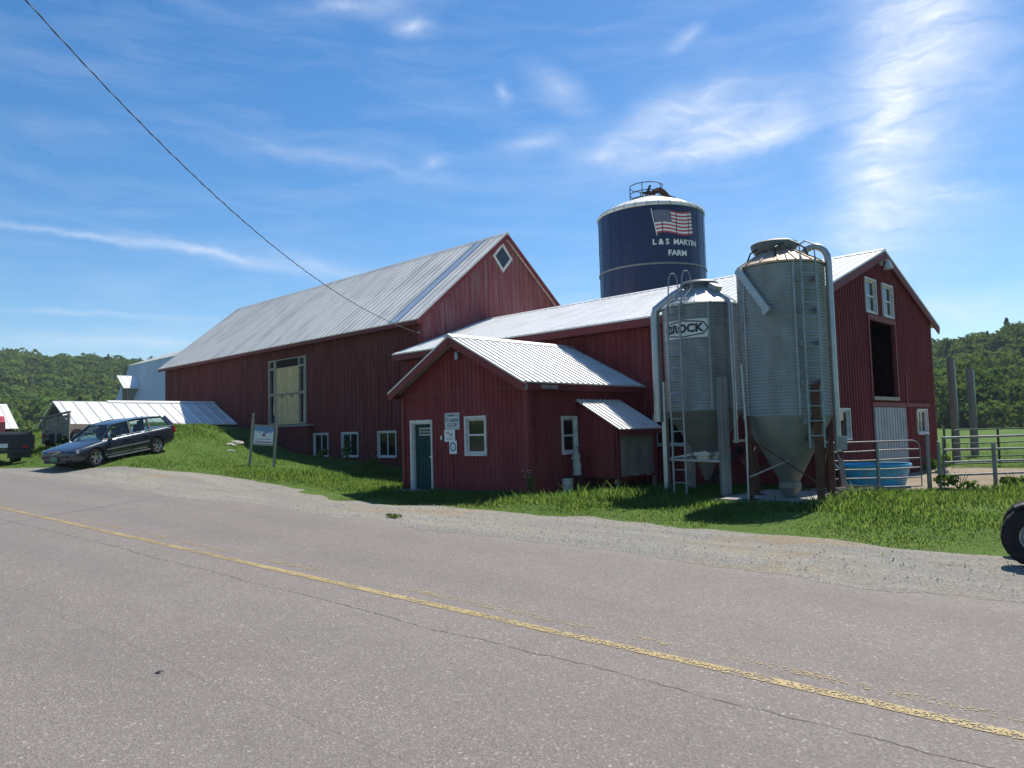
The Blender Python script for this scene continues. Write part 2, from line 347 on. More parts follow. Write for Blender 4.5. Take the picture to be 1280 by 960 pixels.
def road_mat():
    m = bpy.data.materials.new('asphalt'); m.use_nodes = True
    t = NT(m.node_tree); b = m.node_tree.nodes['Principled BSDF']
    tc = t.n('ShaderNodeTexCoord'); P = tc.outputs['Object']
    sp = t.n('ShaderNodeSeparateXYZ', ins={0: P})
    s = t.m('SUBTRACT', sp.outputs[1], t.m('MULTIPLY', sp.outputs[0], 0.07))
    big = t.noise(P, 0.45, 4); mid = t.noise(P, 3.0, 5, 0.65)
    col = t.mix(t.ramp(big, [(0.30, 0), (0.70, 1)]), (0.176, 0.158, 0.141), (0.206, 0.188, 0.168))
    pat = t.noise(t.n('ShaderNodeMapping', ins={'Vector': P, 'Scale': (0.12, 0.8, 1)}).outputs[0], 1.0, 6, 0.65)
    col = t.mix(t.ramp(pat, [(0.35, 0.0), (0.70, 0.65)]), col, (0.228, 0.208, 0.187))
    col = t.mix(t.ramp(mid, [(0.35, 0.0), (0.75, 0.55)]), col, (0.160, 0.145, 0.132))
    # the chips of stone in the surface: pale, pink and dark
    vo = t.n('ShaderNodeTexVoronoi', ins={'Vector': P, 'Scale': 85.0})
    spx = t.n('ShaderNodeSeparateColor', ins={0: vo.outputs['Color']})
    chip = t.ramp(spx.outputs[0], [(0.0, 0.72), (0.55, 0.98), (0.86, 1.15), (1.0, 1.75)])
    col = t.mix(0.8, col, chip, 'MULTIPLY')
    pk = t.ramp(spx.outputs[1], [(0.55, 0.0), (1.0, 0.5)])
    col = t.mix(pk, col, (0.25, 0.18, 0.16))
    vo2 = t.n('ShaderNodeTexVoronoi', ins={'Vector': P, 'Scale': 30.0})
    sp2 = t.n('ShaderNodeSeparateColor', ins={0: vo2.outputs['Color']})
    wh = t.m('MULTIPLY', t.ramp(sp2.outputs[0], [(0.88, 0.0), (0.94, 1.0)]), t.ramp(vo2.outputs['Distance'], [(0.15, 1.0), (0.4, 0.0)]))
    col = t.mix(t.m('MULTIPLY', wh, 0.8), col, (0.42, 0.39, 0.37))
    # smooth bands where wheels run, oil-darkened; sandy dust near the far edge
    def band(c, w):
        d = t.m('DIVIDE', t.m('SUBTRACT', s, c), w)
        return t.m('POWER', 2.718, t.m('MULTIPLY', t.m('MULTIPLY', d, d), -1.0))
    tr = t.m('ADD', t.m('ADD', band(5.75, 0.35), band(7.25, 0.35)), t.m('ADD', band(3.6, 0.35), band(2.2, 0.35)))
    col = t.mix(t.m('MULTIPLY', t.m('MULTIPLY', tr, t.ramp(t.noise(P, 0.8, 4), [(0.3, 0.1), (0.7, 1)])), 0.40), col, (0.150, 0.134, 0.126))
    ed = t.ramp(t.m('ADD', s, t.m('MULTIPLY', t.m('SUBTRACT', mid, 0.5), 0.8)), [(0.0, 0.0), (1.0, 0.0)])
    dust = t.m('MULTIPLY', t.m('SUBTRACT', t.m('ADD', s, t.m('MULTIPLY', t.noise(P, 5.0, 8, 0.8), 2.2)), 9.0, clamp=True), 0.75, clamp=True)
    col = t.mix(dust, col, (0.285, 0.26, 0.22))
    # a long wandering crack parallel to the centre line, and a fainter one
    ap = t.n('ShaderNodeCombineXYZ', ins={0: sp.outputs[0]}).outputs[0]
    wan = t.m('ADD', t.m('MULTIPLY', t.m('SUBTRACT', t.noise(ap, 0.5, 2), 0.5), 0.25), t.m('MULTIPLY', t.m('SUBTRACT', t.noise(ap, 6.0, 4), 0.5), 0.10))
    def crack(c, w, amt, col):
        d = t.m('ABSOLUTE', t.m('SUBTRACT', t.m('ADD', s, wan), c))
        k = t.m('MULTIPLY', t.m('SUBTRACT', 1.0, t.m('DIVIDE', d, w), clamp=True), amt)
        k = t.m('MULTIPLY', k, t.ramp(t.noise(P, 7.0, 3), [(0.30, 0.15), (0.55, 1.0)]))
        return t.mix(k, col, (0.035, 0.030, 0.028)), k
    col, k1 = crack(4.30, 0.013, 0.85, col)
    col, k2 = crack(2.55, 0.012, 0.28, col)
    t.t.links.new(col, b.inputs['Base Color'])
    b.inputs['Roughness'].default_value = 0.82; b.inputs['Specular IOR Level'].default_value = 0.35
    h = t.m('SUBTRACT', t.m('ADD', vo.outputs['Distance'], t.m('MULTIPLY', mid, 0.4)), t.m('MULTIPLY', k1, 2.0))
    bn = t.n('ShaderNodeBump', ins={'Strength': 0.55, 'Distance': 0.008, 'Height': h})
    t.t.links.new(bn.outputs[0], b.inputs['Normal'])
    return m
M['asphalt'] = road_mat()

def line_mat():
    m = bpy.data.materials.new('yellow_paint'); m.use_nodes = True
    t = NT(m.node_tree); b = m.node_tree.nodes['Principled BSDF']
    out = m.node_tree.nodes['Material Output']
    tc = t.n('ShaderNodeTexCoord'); P = tc.outputs['Object']
    at = t.n('ShaderNodeAttribute', attribute_name='wear')
    col = t.mix(t.ramp(t.noise(P, 6, 4), [(0.3, 0), (0.7, 1)]), (0.35, 0.26, 0.105), (0.42, 0.325, 0.15))
    vo = t.n('ShaderNodeTexVoronoi', ins={'Vector': P, 'Scale': 85.0})
    c3 = t.n('ShaderNodeSeparateColor', ins={0: vo.outputs['Color']})
    nz = t.m('ADD', t.m('MULTIPLY', c3.outputs[0], 0.45), t.m('MULTIPLY', t.noise(P, 2.2, 5, 0.7), 0.8))
    worn = t.m('GREATER_THAN', nz, t.m('SUBTRACT', 1.05, at.outputs['Fac']))
    t.t.links.new(col, b.inputs['Base Color']); b.inputs['Roughness'].default_value = 0.7
    tr = t.n('ShaderNodeBsdfTransparent')
    mx = t.n('ShaderNodeMixShader', ins={0: worn, 1: b.outputs[0], 2: tr.outputs[0]})
    t.t.links.new(mx.outputs[0], out.inputs[0])
    return m
M['yellow_paint'] = line_mat()

def gravel_mat(name, c1, c2, c3, grass=False, along=False):
    m = bpy.data.materials.new(name); m.use_nodes = True
    t = NT(m.node_tree); b = m.node_tree.nodes['Principled BSDF']
    tc = t.n('ShaderNodeTexCoord'); P = tc.outputs['Object']
    big = t.noise(t.n('ShaderNodeMapping', ins={'Vector': P, 'Scale': (0.22, 1.5, 1) if along else (1, 1, 1)}).outputs[0], 0.9 if along else 0.55, 6, 0.62); mid = t.noise(P, 4.0, 6, 0.7)
    col = t.mix(t.ramp(big, [(0.35, 0), (0.65, 1)]), c1, c2)
    col = t.mix(t.ramp(mid, [(0.42, 0), (0.70, 0.8)]), col, c3)
    if along: col = t.mix(t.ramp(t.noise(P, 0.35, 4, 0.6), [(0.54, 0.0), (0.66, 0.75)]), col, (0.33, 0.25, 0.155))
    vo = t.n('ShaderNodeTexVoronoi', ins={'Vector': P, 'Scale': 55.0})
    c = t.n('ShaderNodeSeparateColor', ins={0: vo.outputs['Color']})
    col = t.mix(0.85, col, t.ramp(c.outputs[0], [(0, 0.70), (0.5, 1.0), (1, 1.32)]), 'MULTIPLY')
    t.t.links.new(col, b.inputs['Base Color']); b.inputs['Roughness'].default_value = 0.95; b.inputs['Specular IOR Level'].default_value = 0.15
    bn = t.n('ShaderNodeBump', ins={'Strength': 0.9, 'Distance': 0.02, 'Height': t.m('ADD', t.m('MULTIPLY', vo.outputs['Distance'], 1.3), mid)})
    t.t.links.new(bn.outputs[0], b.inputs['Normal'])
    return m
M['gravel'] = gravel_mat('gravel', (0.365, 0.345, 0.29), (0.265, 0.26, 0.24), (0.29, 0.27, 0.225), along=True)
M['yard_dirt'] = gravel_mat('yard_dirt', (0.34, 0.27, 0.19), (0.42, 0.36, 0.28), (0.27, 0.20, 0.13))

# ------------------------------------------------------------------ mesh building
V = Vector
class MB:
    def __init__(s): s.v, s.f, s.mi, s.cur = [], [], [], 0
    def add(s, vs, fs):
        o = len(s.v)
        s.v += [tuple(x) for x in vs]
        for f in fs:
            s.f.append([i+o for i in f]); s.mi.append(s.cur)
    def quad(s, a, b, c, d): s.add([a, b, c, d], [(0, 1, 2, 3)])
    def poly(s, pts): s.add(pts, [tuple(range(len(pts)))])
    def box(s, x0, x1, y0, y1, z0, z1):
        s.add([(x, y, z) for z in (z0, z1) for y in (y0, y1) for x in (x0, x1)],
              [(0, 2, 3, 1), (4, 5, 7, 6), (0, 1, 5, 4), (2, 6, 7, 3), (0, 4, 6, 2), (1, 3, 7, 5)])
    def obox(s, c, ex, ey, ez):
        """box from centre and three half-extent vectors"""
        c, ex, ey, ez = V(c), V(ex), V(ey), V(ez)
        s.add([c+ex*i+ey*j+ez*k for k in (-1, 1) for j in (-1, 1) for i in (-1, 1)],
              [(0, 2, 3, 1), (4, 5, 7, 6), (0, 1, 5, 4), (2, 6, 7, 3), (0, 4, 6, 2), (1, 3, 7, 5)])
    def bar(s, p, q, w, h, up=(0, 0, 1)):
        p, q = V(p), V(q)
        d = (q-p); L = d.length; d.normalize()
        up = V(up)
        if abs(d.dot(up)) > 0.98: up = V((0, 1, 0))
        a = d.cross(up).normalized(); b = a.cross(d).normalized()
        s.obox((p+q)/2, a*w/2, d*L/2, b*h/2)
    def ibeam(s, p, q, w, h, t, up=(0, 0, 1)):
        p, q = V(p), V(q); d = (q-p).normalized(); up = V(up)
        a = d.cross(up).normalized(); b = a.cross(d).normalized()
        s.bar(p+b*(h/2-t/2), q+b*(h/2-t/2), w, t, up); s.bar(p-b*(h/2-t/2), q-b*(h/2-t/2), w, t, up)
        s.bar(p, q, t, h-2*t-0.002, up)
    def prism(s, pts, e):
        """extrude polygon pts by vector e"""
        n = len(pts); e = V(e); a = [V(p) for p in pts]
        s.add(a+[p+e for p in a], [tuple(range(n))[::-1], tuple(range(n, 2*n))]+[(i, (i+1) % n, n+(i+1) % n, n+i) for i in range(n)])
    def tube(s, pts, r, n=8, caps=True):
        pts = [V(p) for p in pts]; rr = r if isinstance(r, (list, tuple)) else [r]*len(pts)
        rings = []; a = None
        for i, p in enumerate(pts):
            d = (pts[min(i+1, len(pts)-1)]-pts[max(i-1, 0)]).normalized()
            if a is None:
                a = d.cross(V((0, 0, 1)))
                if a.length < 1e-3: a = V((1, 0, 0))
            a = (a-d*a.dot(d)).normalized(); b = d.cross(a)
            rings.append([p+(a*math.cos(2*math.pi*k/n)+b*math.sin(2*math.pi*k/n))*rr[i] for k in range(n)])
        vs = [x for ring in rings for x in ring]
        fs = [(i*n+k, i*n+(k+1) % n, (i+1)*n+(k+1) % n, (i+1)*n+k) for i in range(len(pts)-1) for k in range(n)]
        if caps: fs += [tuple(range(n))[::-1], tuple(range((len(pts)-1)*n, len(pts)*n))]
        s.add(vs, fs)
    def lathe(s, prof, c=(0, 0, 0), n=32, a0=0.0, a1=2*math.pi, axis='Z'):
        full = abs(a1-a0-2*math.pi) < 1e-6
        m = n if full else n+1
        vs = []
        for (r, z) in prof:
            for k in range(m):
                a = a0+(a1-a0)*k/n
                p = (r*math.cos(a), r*math.sin(a), z)
                if axis == 'X': p = (z, r*math.cos(a), r*math.sin(a))
                if axis == 'Y': p = (r*math.cos(a), z, r*math.sin(a))
                vs.append((c[0]+p[0], c[1]+p[1], c[2]+p[2]))
        fs = []
        for i in range(len(prof)-1):
            for k in range(n):
                k2 = (k+1) % m
                fs.append((i*m+k, i*m+k2, (i+1)*m+k2, (i+1)*m+k))
        s.add(vs, fs)
    def build(s, name, mat, parent=None, smooth=False, local=False, kind=None):
        me = bpy.data.meshes.new(name)
        off = V((0, 0, 0)) if (local or parent is None) else V(ORG.get(parent.name, (0, 0, 0)))
        me.from_pydata([tuple(V(x)-off) for x in s.v], [], s.f)
        mats = mat if isinstance(mat, (list, tuple)) else [mat]
        for m in mats: me.materials.append(m)
        if len(mats) > 1: me.polygons.foreach_set('material_index', s.mi)
        bm = bmesh.new(); bm.from_mesh(me)
        bmesh.ops.remove_doubles(bm, verts=bm.verts, dist=1e-5)
        bmesh.ops.recalc_face_normals(bm, faces=bm.faces)
        bm.to_mesh(me); bm.free()
        if smooth:
            me.polygons.foreach_set('use_smooth', [True]*len(me.polygons))
            me.set_sharp_from_angle(angle=R(smooth if smooth is not True else 40))
        o = bpy.data.objects.new(name, me)
        COL.objects.link(o)
        if parent is not None:
            o.parent = parent
            ORG[o.name] = ORG.get(parent.name, (0, 0, 0))
        if kind: o['kind'] = kind
        return o
ORG = {}
def thing(name, label, cat, loc=(0, 0, 0), group=None, rot=None):
    o = bpy.data.objects.new(name, None)
    o.empty_display_size = 0.2
    COL.objects.link(o)
    o.location = loc
    if rot is not None: o.rotation_euler = rot
    ORG[o.name] = tuple(loc)
    o['label'] = label; o['category'] = cat
    if group: o['group'] = group
    return o
def tag(o, label, cat, group=None):
    o['label'] = label; o['category'] = cat
    if group: o['group'] = group
    return o
def copy_tree(src, loc, rot=None):
    r = src.copy(); COL.objects.link(r); r.location = loc
    if rot is not None: r.rotation_euler = rot
    for ch in src.children:
        c = ch.copy(); COL.objects.link(c); c.parent = r
        for g in ch.children:
            d = g.copy(); COL.objects.link(d); d.parent = c
    return r
def numpy_mesh(name, verts, faces_flat, loop_counts, mat, tint=None, attr='tint', smooth=False, parent=None):
    me = bpy.data.meshes.new(name)
    me.vertices.add(len(verts)); me.vertices.foreach_set('co', np.asarray(verts, np.float32).ravel())
    me.loops.add(len(faces_flat)); me.loops.foreach_set('vertex_index', np.asarray(faces_flat, np.int32))
    me.polygons.add(len(loop_counts))
    st = np.concatenate(([0], np.cumsum(loop_counts)[:-1])).astype(np.int32)
    me.polygons.foreach_set('loop_start', st)
    if tint is not None:
        a = me.attributes.new(attr, 'FLOAT', 'FACE'); a.data.foreach_set('value', np.asarray(tint, np.float32))
    me.materials.append(mat)
    me.update(calc_edges=True); me.validate()
    if smooth: me.polygons.foreach_set('use_smooth', [True]*len(me.polygons))
    o = bpy.data.objects.new(name, me); COL.objects.link(o)
    if parent is not None: o.parent = parent
    return o

# a wall of boards: flat backing cut round its openings plus real battens
def wall(mb, O, U, N, L, top, base, openings=(), rib=0.24, rw=0.05, rd=0.022, breaks=(), off=0.5):
    O, U, N = V(O), V(U).normalized(), V(N).normalized()
    def P(u, z, d=0.0): p = O+U*u+N*d; return V((p.x, p.y, z))
    def spans(u):
        lo = base(u) if callable(base) else base
        out = [(lo, None)]
        for (u0, u1, z0, z1) in sorted(openings, key=lambda o: o[2]):
            if u0-1e-6 <= u <= u1+1e-6:
                a, b = out.pop()
                if z0 > a+1e-4: out.append((a, z0))
                out.append((z1, None))
        return out
    bs = sorted(set([0, L]+[x for o in openings for x in o[:2]]+list(breaks)))
    for a, b in zip(bs[:-1], bs[1:]):
        if b-a < 1e-6: continue
        m = (a+b)/2
        for z0, z1 in spans(m):
            za = z0 if not callable(base) or z0 != base(m) else base(a)
            zb = z0 if not callable(base) or z0 != base(m) else base(b)
            mb.quad(P(a, za), P(b, zb), P(b, top(b) if z1 is None else z1), P(a, top(a) if z1 is None else z1))
    n = int(L/rib)
    for i in range(n):
        u = (i+off)*rib
        a, b = u-rw/2, u+rw/2
        hit = [o for o in openings if not (b < o[0]-0.001 or a > o[1]+0.001)]
        def sp2():
            lo = base(u) if callable(base) else base
            out = [(lo, None)]
            for (u0, u1, z0, z1) in sorted(hit, key=lambda o: o[2]):
                x, y = out.pop()
                if z0 > x+1e-4: out.append((x, z0))
                out.append((z1, None))
            return out
        for z0, z1 in sp2():
            ta, tb = (top(a), top(b)) if z1 is None else (z1, z1)
            if ta <= z0+0.02: continue
            e = rw*0.22
            A0, A1, B0, B1 = P(a, z0, 0.001), P(a+e, z0, rd), P(b-e, z0, rd), P(b, z0, 0.001)
            C0, C1, D0, D1 = P(a, ta, 0.001), P(a+e, ta, rd), P(b-e, tb, rd), P(b, tb, 0.001)
            mb.quad(A0, A1, C1, C0); mb.quad(A1, B0, D0, C1); mb.quad(B0, B1, D1, D0)

# a metal roof slope: slab plus raised ribs, E0->E1 along the eave, up-vector S
def slope(mb, E0, E1, S, t=0.05, rib=0.3, rw=0.045, rh=0.03, off=0.5, clip=None):
    E0, E1, S = V(E0), V(E1), V(S)
    U = (E1-E0); L = U.length; U.normalize()
    N = U.cross(S).normalized()
    if N.z < 0: N = -N
    a, b, c, d = E0, E1, E1+S, E0+S
    mb.add([a, b, c, d, a-N*t, b-N*t, c-N*t, d-N*t], [(0, 1, 2, 3), (7, 6, 5, 4), (0, 4, 5, 1), (1, 5, 6, 2), (2, 6, 7, 3), (3, 7, 4, 0)])
    n = int(L/rib)
    for i in range(n+1):
        u = (i+off)*rib
        if u+rw > L: break
        p = E0+U*u-S.normalized()*0.004
        q = p+S+S.normalized()*0.004
        w = U*rw/2; e = U*rw*0.25
        A = [p-w+N*0.001, p-e+N*rh, p+e+N*rh, p+w+N*0.001]
        B = [x+(q-p) for x in A]
        mb.quad(A[0], A[1], B[1], B[0]); mb.quad(A[1], A[2], B[2], B[1]); mb.quad(A[2], A[3], B[3], B[2]); mb.quad(A[3], A[2], A[1], A[0])

# a window set in an opening: frame (casing + sashes) with a pane as its child
def window(parent, O, U, N, w, h, cas=0.09, proud=0.035, mull=(), rails=(), mat='white_paint', pane='window_glass', sill=True, name='window', sash=0.04):
    """O = lower left corner of the opening on the wall face"""
    O, U, N = V(O), V(U).normalized(), V(N).normalized(); Z = V((0, 0, 1))
    mb = MB()
    def B(u0, u1, z0, z1, d0, d1):
        c = O+U*(u0+u1)/2+Z*(z0+z1)/2+N*(d0+d1)/2
        mb.obox(c, U*(u1-u0)/2, N*(d1-d0)/2, Z*(z1-z0)/2)
    B(-cas, 0, -cas, h+cas, 0.004, proud); B(w, w+cas, -cas, h+cas, 0.004, proud)
    B(0, w, h, h+cas, 0.004, proud-0.003)
    B(0, w, -cas, 0, 0.004, proud+(0.03 if sill else -0.003))
    # jamb returns and sash
    B(0, 0.015, 0, h, -0.06, 0.004); B(w-0.015, w, 0, h, -0.06, 0.004); B(0.015, w-0.015, h-0.015, h, -0.06, 0.004); B(0.015, w-0.015, 0, 0.015, -0.06, 0.004)
    B(0.015, 0.015+sash, 0.015, h-0.015, -0.05, -0.015); B(w-0.015-sash, w-0.015, 0.015, h-0.015, -0.05, -0.015)
    B(0.015+sash, w-0.015-sash, 0.015, 0.015+sash, -0.05, -0.015); B(0.015+sash, w-0.015-sash, h-0.015-sash, h-0.015, -0.05, -0.015)
    for m_ in mull: B(m_-0.028, m_+0.028, 0.015+sash, h-0.015-sash, -0.047, -0.012)
    for r_ in rails: B(0.015+sash, w-0.015-sash, r_-0.025, r_+0.025, -0.045, -0.010)
    o = mb.build(name, M[mat], parent)
    pb = MB()
    pb.quad(O+U*0.02+Z*0.02-N*0.035, O+U*(w-0.02)+Z*0.02-N*0.035, O+U*(w-0.02)+Z*(h-0.02)-N*0.035, O+U*0.02+Z*(h-0.02)-N*0.035)
    pb.build('pane', M[pane], o)
    return o

# lettering: font curve -> mesh triangles, mapped through a function
def text_geom(txt, size, bold=0.0, depth=0.0):
    cu = bpy.data.curves.new('lettering', 'FONT')
    cu.body = txt; cu.size = size; cu.align_x = 'CENTER'; cu.align_y = 'CENTER'; cu.offset = bold; cu.extrude = depth; cu.resolution_u = 3
    o = bpy.data.objects.new('lettering', cu); COL.objects.link(o)
    me = bpy.data.meshes.new_from_object(o.evaluated_get(bpy.context.evaluated_depsgraph_get()))
    vs = [v.co.copy() for v in me.vertices]; fs = [tuple(p.vertices) for p in me.polygons]
    bpy.data.objects.remove(o); bpy.data.curves.remove(cu); bpy.data.meshes.remove(me)
    return vs, fs
def lettering(mb, txt, size, O, U, N, bold=0.0, sx=1.0):
    O, U, N = V(O), V(U).normalized(), V(N).normalized(); Z = N.cross(U)
    if Z.z < 0: Z = -Z
    vs, fs = text_geom(txt, size, bold)
    mb.add([O+U*v.x*sx+Z*v.y for v in vs], fs)

# ------------------------------------------------------------------ ground, road, shoulder, yard
def axis_pts(lo, hi, step, far, growth=1.22):
    a = list(np.arange(lo, hi+1e-6, step)); st = step
    while a[-1] < far: st *= growth; a.append(a[-1]+st)
    st = step
    while a[0] > -far: st *= growth; a.insert(0, a[0]-st)
    return a
XS = axis_pts(-52, 14, 0.5, 3200); YS = axis_pts(-6, 34, 0.5, 3200)
gv = [(x, y, terrain(x, y)) for y in YS for x in XS]
nx, ny = len(XS), len(YS)
gb = MB(); gb.v = gv; gb.f = [(j*nx+i, j*nx+i+1, (j+1)*nx+i+1, (j+1)*nx+i) for j in range(ny-1) for i in range(nx-1)]
gb.mi = [0]*len(gb.f)
gb.build('ground', M['grass_ground'], smooth=True, kind='structure')

def strip(name, s0, s1, mat, dz, x0=-200.0, x1=60.0, step=4.0):
    b = MB(); xs = np.arange(x0, x1+1e-6, step)
    for a, c in zip(xs[:-1], xs[1:]):
        b.quad((a, s0+.07*a, road_z(a)+dz), (c, s0+.07*c, road_z(c)+dz), (c, s1+.07*c, road_z(c)+dz), (a, s1+.07*a, road_z(a)+dz))
    return b.build(name, mat, kind='structure')
strip('road', 0.9, 8.2, M['asphalt'], 0.0)
def paint(name, s0, s1, wear, dz=0.004):
    o = strip(name, s0, s1, M['yellow_paint'], dz)
    a = o.data.attributes.new('wear', 'FLOAT', 'FACE'); a.data.foreach_set('value', [wear]*len(o.data.polygons))
paint('centre_line', 4.765, 4.875, 0.36); paint('centre_line', 5.03, 5.14, 0.60)

def interp(tab, x):
    xs, ys = zip(*tab)
    return float(np.interp(x, xs, ys))
def vnoise(x, y, seed=0):
    """smooth value noise in python, for ragged edges and plant patches"""
    def h(i, j): return math.sin(i*127.1+j*311.7+seed*74.7)*43758.5453 % 1
    i, j = math.floor(x), math.floor(y); fx, fy = x-i, y-j
    fx, fy = fx*fx*(3-2*fx), fy*fy*(3-2*fy)
    return lerp(lerp(h(i, j), h(i+1, j), fx), lerp(h(i, j+1), h(i+1, j+1), fx), fy)
SG = [(-200, 9.0), (-33, 9.0), (-31, 9.1), (-29.5, 9.4), (-27, 10.4), (-24, 12.2), (-20, 13.1), (-16, 12.7), (-11.8, 12.0), (-7.6, 11.6), (-4.9, 11.55), (-2.6, 11.0), (60, 10.9)]
def gravel_edge(x): return interp(SG, x)+1.0*(vnoise(x*0.55, 3.1, 1)-0.5)+0.5*(vnoise(x*2.1, 1.7, 2)-0.5)
gx = list(np.arange(-90, -45, 1.5))+list(np.arange(-45, 12, 0.16))+list(np.arange(12, 60, 2.0))
rows = 16; pts = []
for x in gx:
    si = 8.02+0.40*(vnoise(x*0.7, 0.3, 5)-0.5)+0.20*(vnoise(x*3.1, 0.3, 6)-0.5)+0.16*(random.random()-0.5); si = min(si, 8.16); se = gravel_edge(x)
    for j in range(rows):
        f = j/(rows-1); s = si+(se-si)*f; y = s+.07*x
        z = max(terrain(x, y), road_z(x)+0.008 if s < 8.25 else -99)+0.018*min(1, f*4)+0.03*(vnoise(x*1.4, y*1.4, 9)-0.5)*min(1, f*4)*min(1, (1-f)*6)
        if j == rows-1: z -= 0.035
        if j == 0: z = road_z(x)+0.0015
        pts.append((x, y, z))
b = MB(); b.v = pts; b.f = [(i*rows+j, (i+1)*rows+j, (i+1)*rows+j+1, i*rows+j+1) for i in range(len(gx)-1) for j in range(rows-1)]; b.mi = [0]*len(b.f)
b.build('gravel_shoulder', M['gravel'], smooth=True, kind='structure')
# loose stones lying on the shoulder
def stones(n):
    ico = [(0, 0, .8), (.75, .2, 0), (.1, .8, 0), (-.8, .1, .05), (-.1, -.75, 0), (0, 0, -.5)]
    fc = [(0, 1, 2), (0, 2, 3), (0, 3, 4), (0, 4, 1), (5, 2, 1), (5, 3, 2), (5, 4, 3), (5, 1, 4)]
    vv, ff = [], []
    for _ in range(n):
        x = -30+40*random.random()**0.8 if random.random() < .85 else random.uniform(-45, 10)
        se = gravel_edge(x); s = 8.25+(se-8.35)*random.random()**1.2
        y = s+.07*x; r = random.choice((.006, .008, .009, .010, .013, .018)); k = len(vv); a = random.random()*6.28
        for p in ico:
            vv.append((x+r*(p[0]*math.cos(a)-p[1]*math.sin(a))*1.2, y+r*(p[0]*math.sin(a)+p[1]*math.cos(a)), terrain(x, y)+.026+r*p[2]*.8))
        ff += [tuple(i+k for i in t) for t in fc]
    b = MB(); b.v = vv; b.f = ff; b.mi = [0]*len(ff)
    o = b.build('gravel_stones', M['stone']); o['kind'] = 'stuff'
stones(5200)

def patch(name, poly_fn, x0, x1, y0, y1, step, mat, dz=0.02):
    b = MB(); xs = np.arange(x0, x1+1e-6, step); ys = np.arange(y0, y1+1e-6, step)
    idx = {}
    for i, x in enumerate(xs):
        for j, y in enumerate(ys):
            e = poly_fn(x, y); idx[i, j] = (len(b.v), e)
            b.v.append((x, y, terrain(x, y)+dz*min(1, max(-1, e*3))))
    for i in range(len(xs)-1):
        for j in range(len(ys)-1):
            q = [idx[i, j], idx[i+1, j], idx[i+1, j+1], idx[i, j+1]]
            if max(e for _, e in q) > -0.3: b.f.append([k for k, _ in q]); b.mi.append(0)
    return b.build(name, mat, smooth=True, kind='structure')
def yard_e(x, y):
    d = min(x+7.9, 10-x, 28.9-y, y-(18.35+0.75*(x+6.6) if x > -6.6 else 17.6))
    return d+0.8*(vnoise(x*1.1, y*1.1, 12)-0.5)
patch('dirt_yard', yard_e, -8.2, 11, 16, 30, 0.25, M['yard_dirt'])
cb = MB(); cb.box(-8.35, -6.05, 14.95, 17.6, -0.05, 0.125)
cb.build('concrete_pad', M['concrete'], kind='structure')

# ------------------------------------------------------------------ hills and woods
CREST = [(0.02, 0.120), (0.10, 0.115), (0.164, 0.112), (0.20, 0.108), (0.253, 0.100), (0.33, 0.085), (0.45, 0.070), (0.60, 0.060), (0.75, 0.055), (0.9, 0.062), (1.05, 0.080),
         (1.20, 0.104), (1.28, 0.108), (1.366, 0.112), (1.5, 0.110), (1.75, 0.10)]
def d_near(a): return interp([(0.0, 128), (0.35, 140), (0.6, 170), (0.9, 190), (1.1, 165), (1.8, 150)], a)
def d_far(a): return interp([(0.0, 330), (0.35, 340), (0.7, 420), (1.1, 470), (1.8, 480)], a)
def hill_z(a, D):
    n, f = d_near(a), d_far(a)
    zc = 1.7+f*math.tan(interp(CREST, a))-interp([(0.3, 12.5), (1.0, 12.0)], a)
    z0 = 0.0 if a < 0.8 else interp([(0.8, 0), (1.1, 1.5), (1.8, 1.5)], a)
    t = (D-n)/(f-n)
    if t <= 1: return z0+(zc-z0)*ss(0, 1, t)**0.9*(0.55+0.45*t)-1.2*(1-min(1, max(0, t*12)))
    return zc-(D-f)*0.12
AZ = np.arange(0.0, 1.80, 0.02)
DD = [0.0, .05, .1, .2, .3, .4, .5, .6, .7, .8, .9, 1.0, 1.15, 1.5, 2.2]
hv = []
for a in AZ:
    for t in DD:
        D = d_near(a)+(d_far(a)-d_near(a))*t
        hv.append((-math.sin(a)*D, math.cos(a)*D, hill_z(a, D)))
hb = MB(); hb.v = hv; m = len(DD)
hb.f = [(i*m+j, (i+1)*m+j, (i+1)*m+j+1, i*m+j+1) for i in range(len(AZ)-1) for j in range(m-1)]; hb.mi = [0]*len(hb.f)
hb.build('wooded_hill', M['grass_ground'], smooth=True, kind='structure')

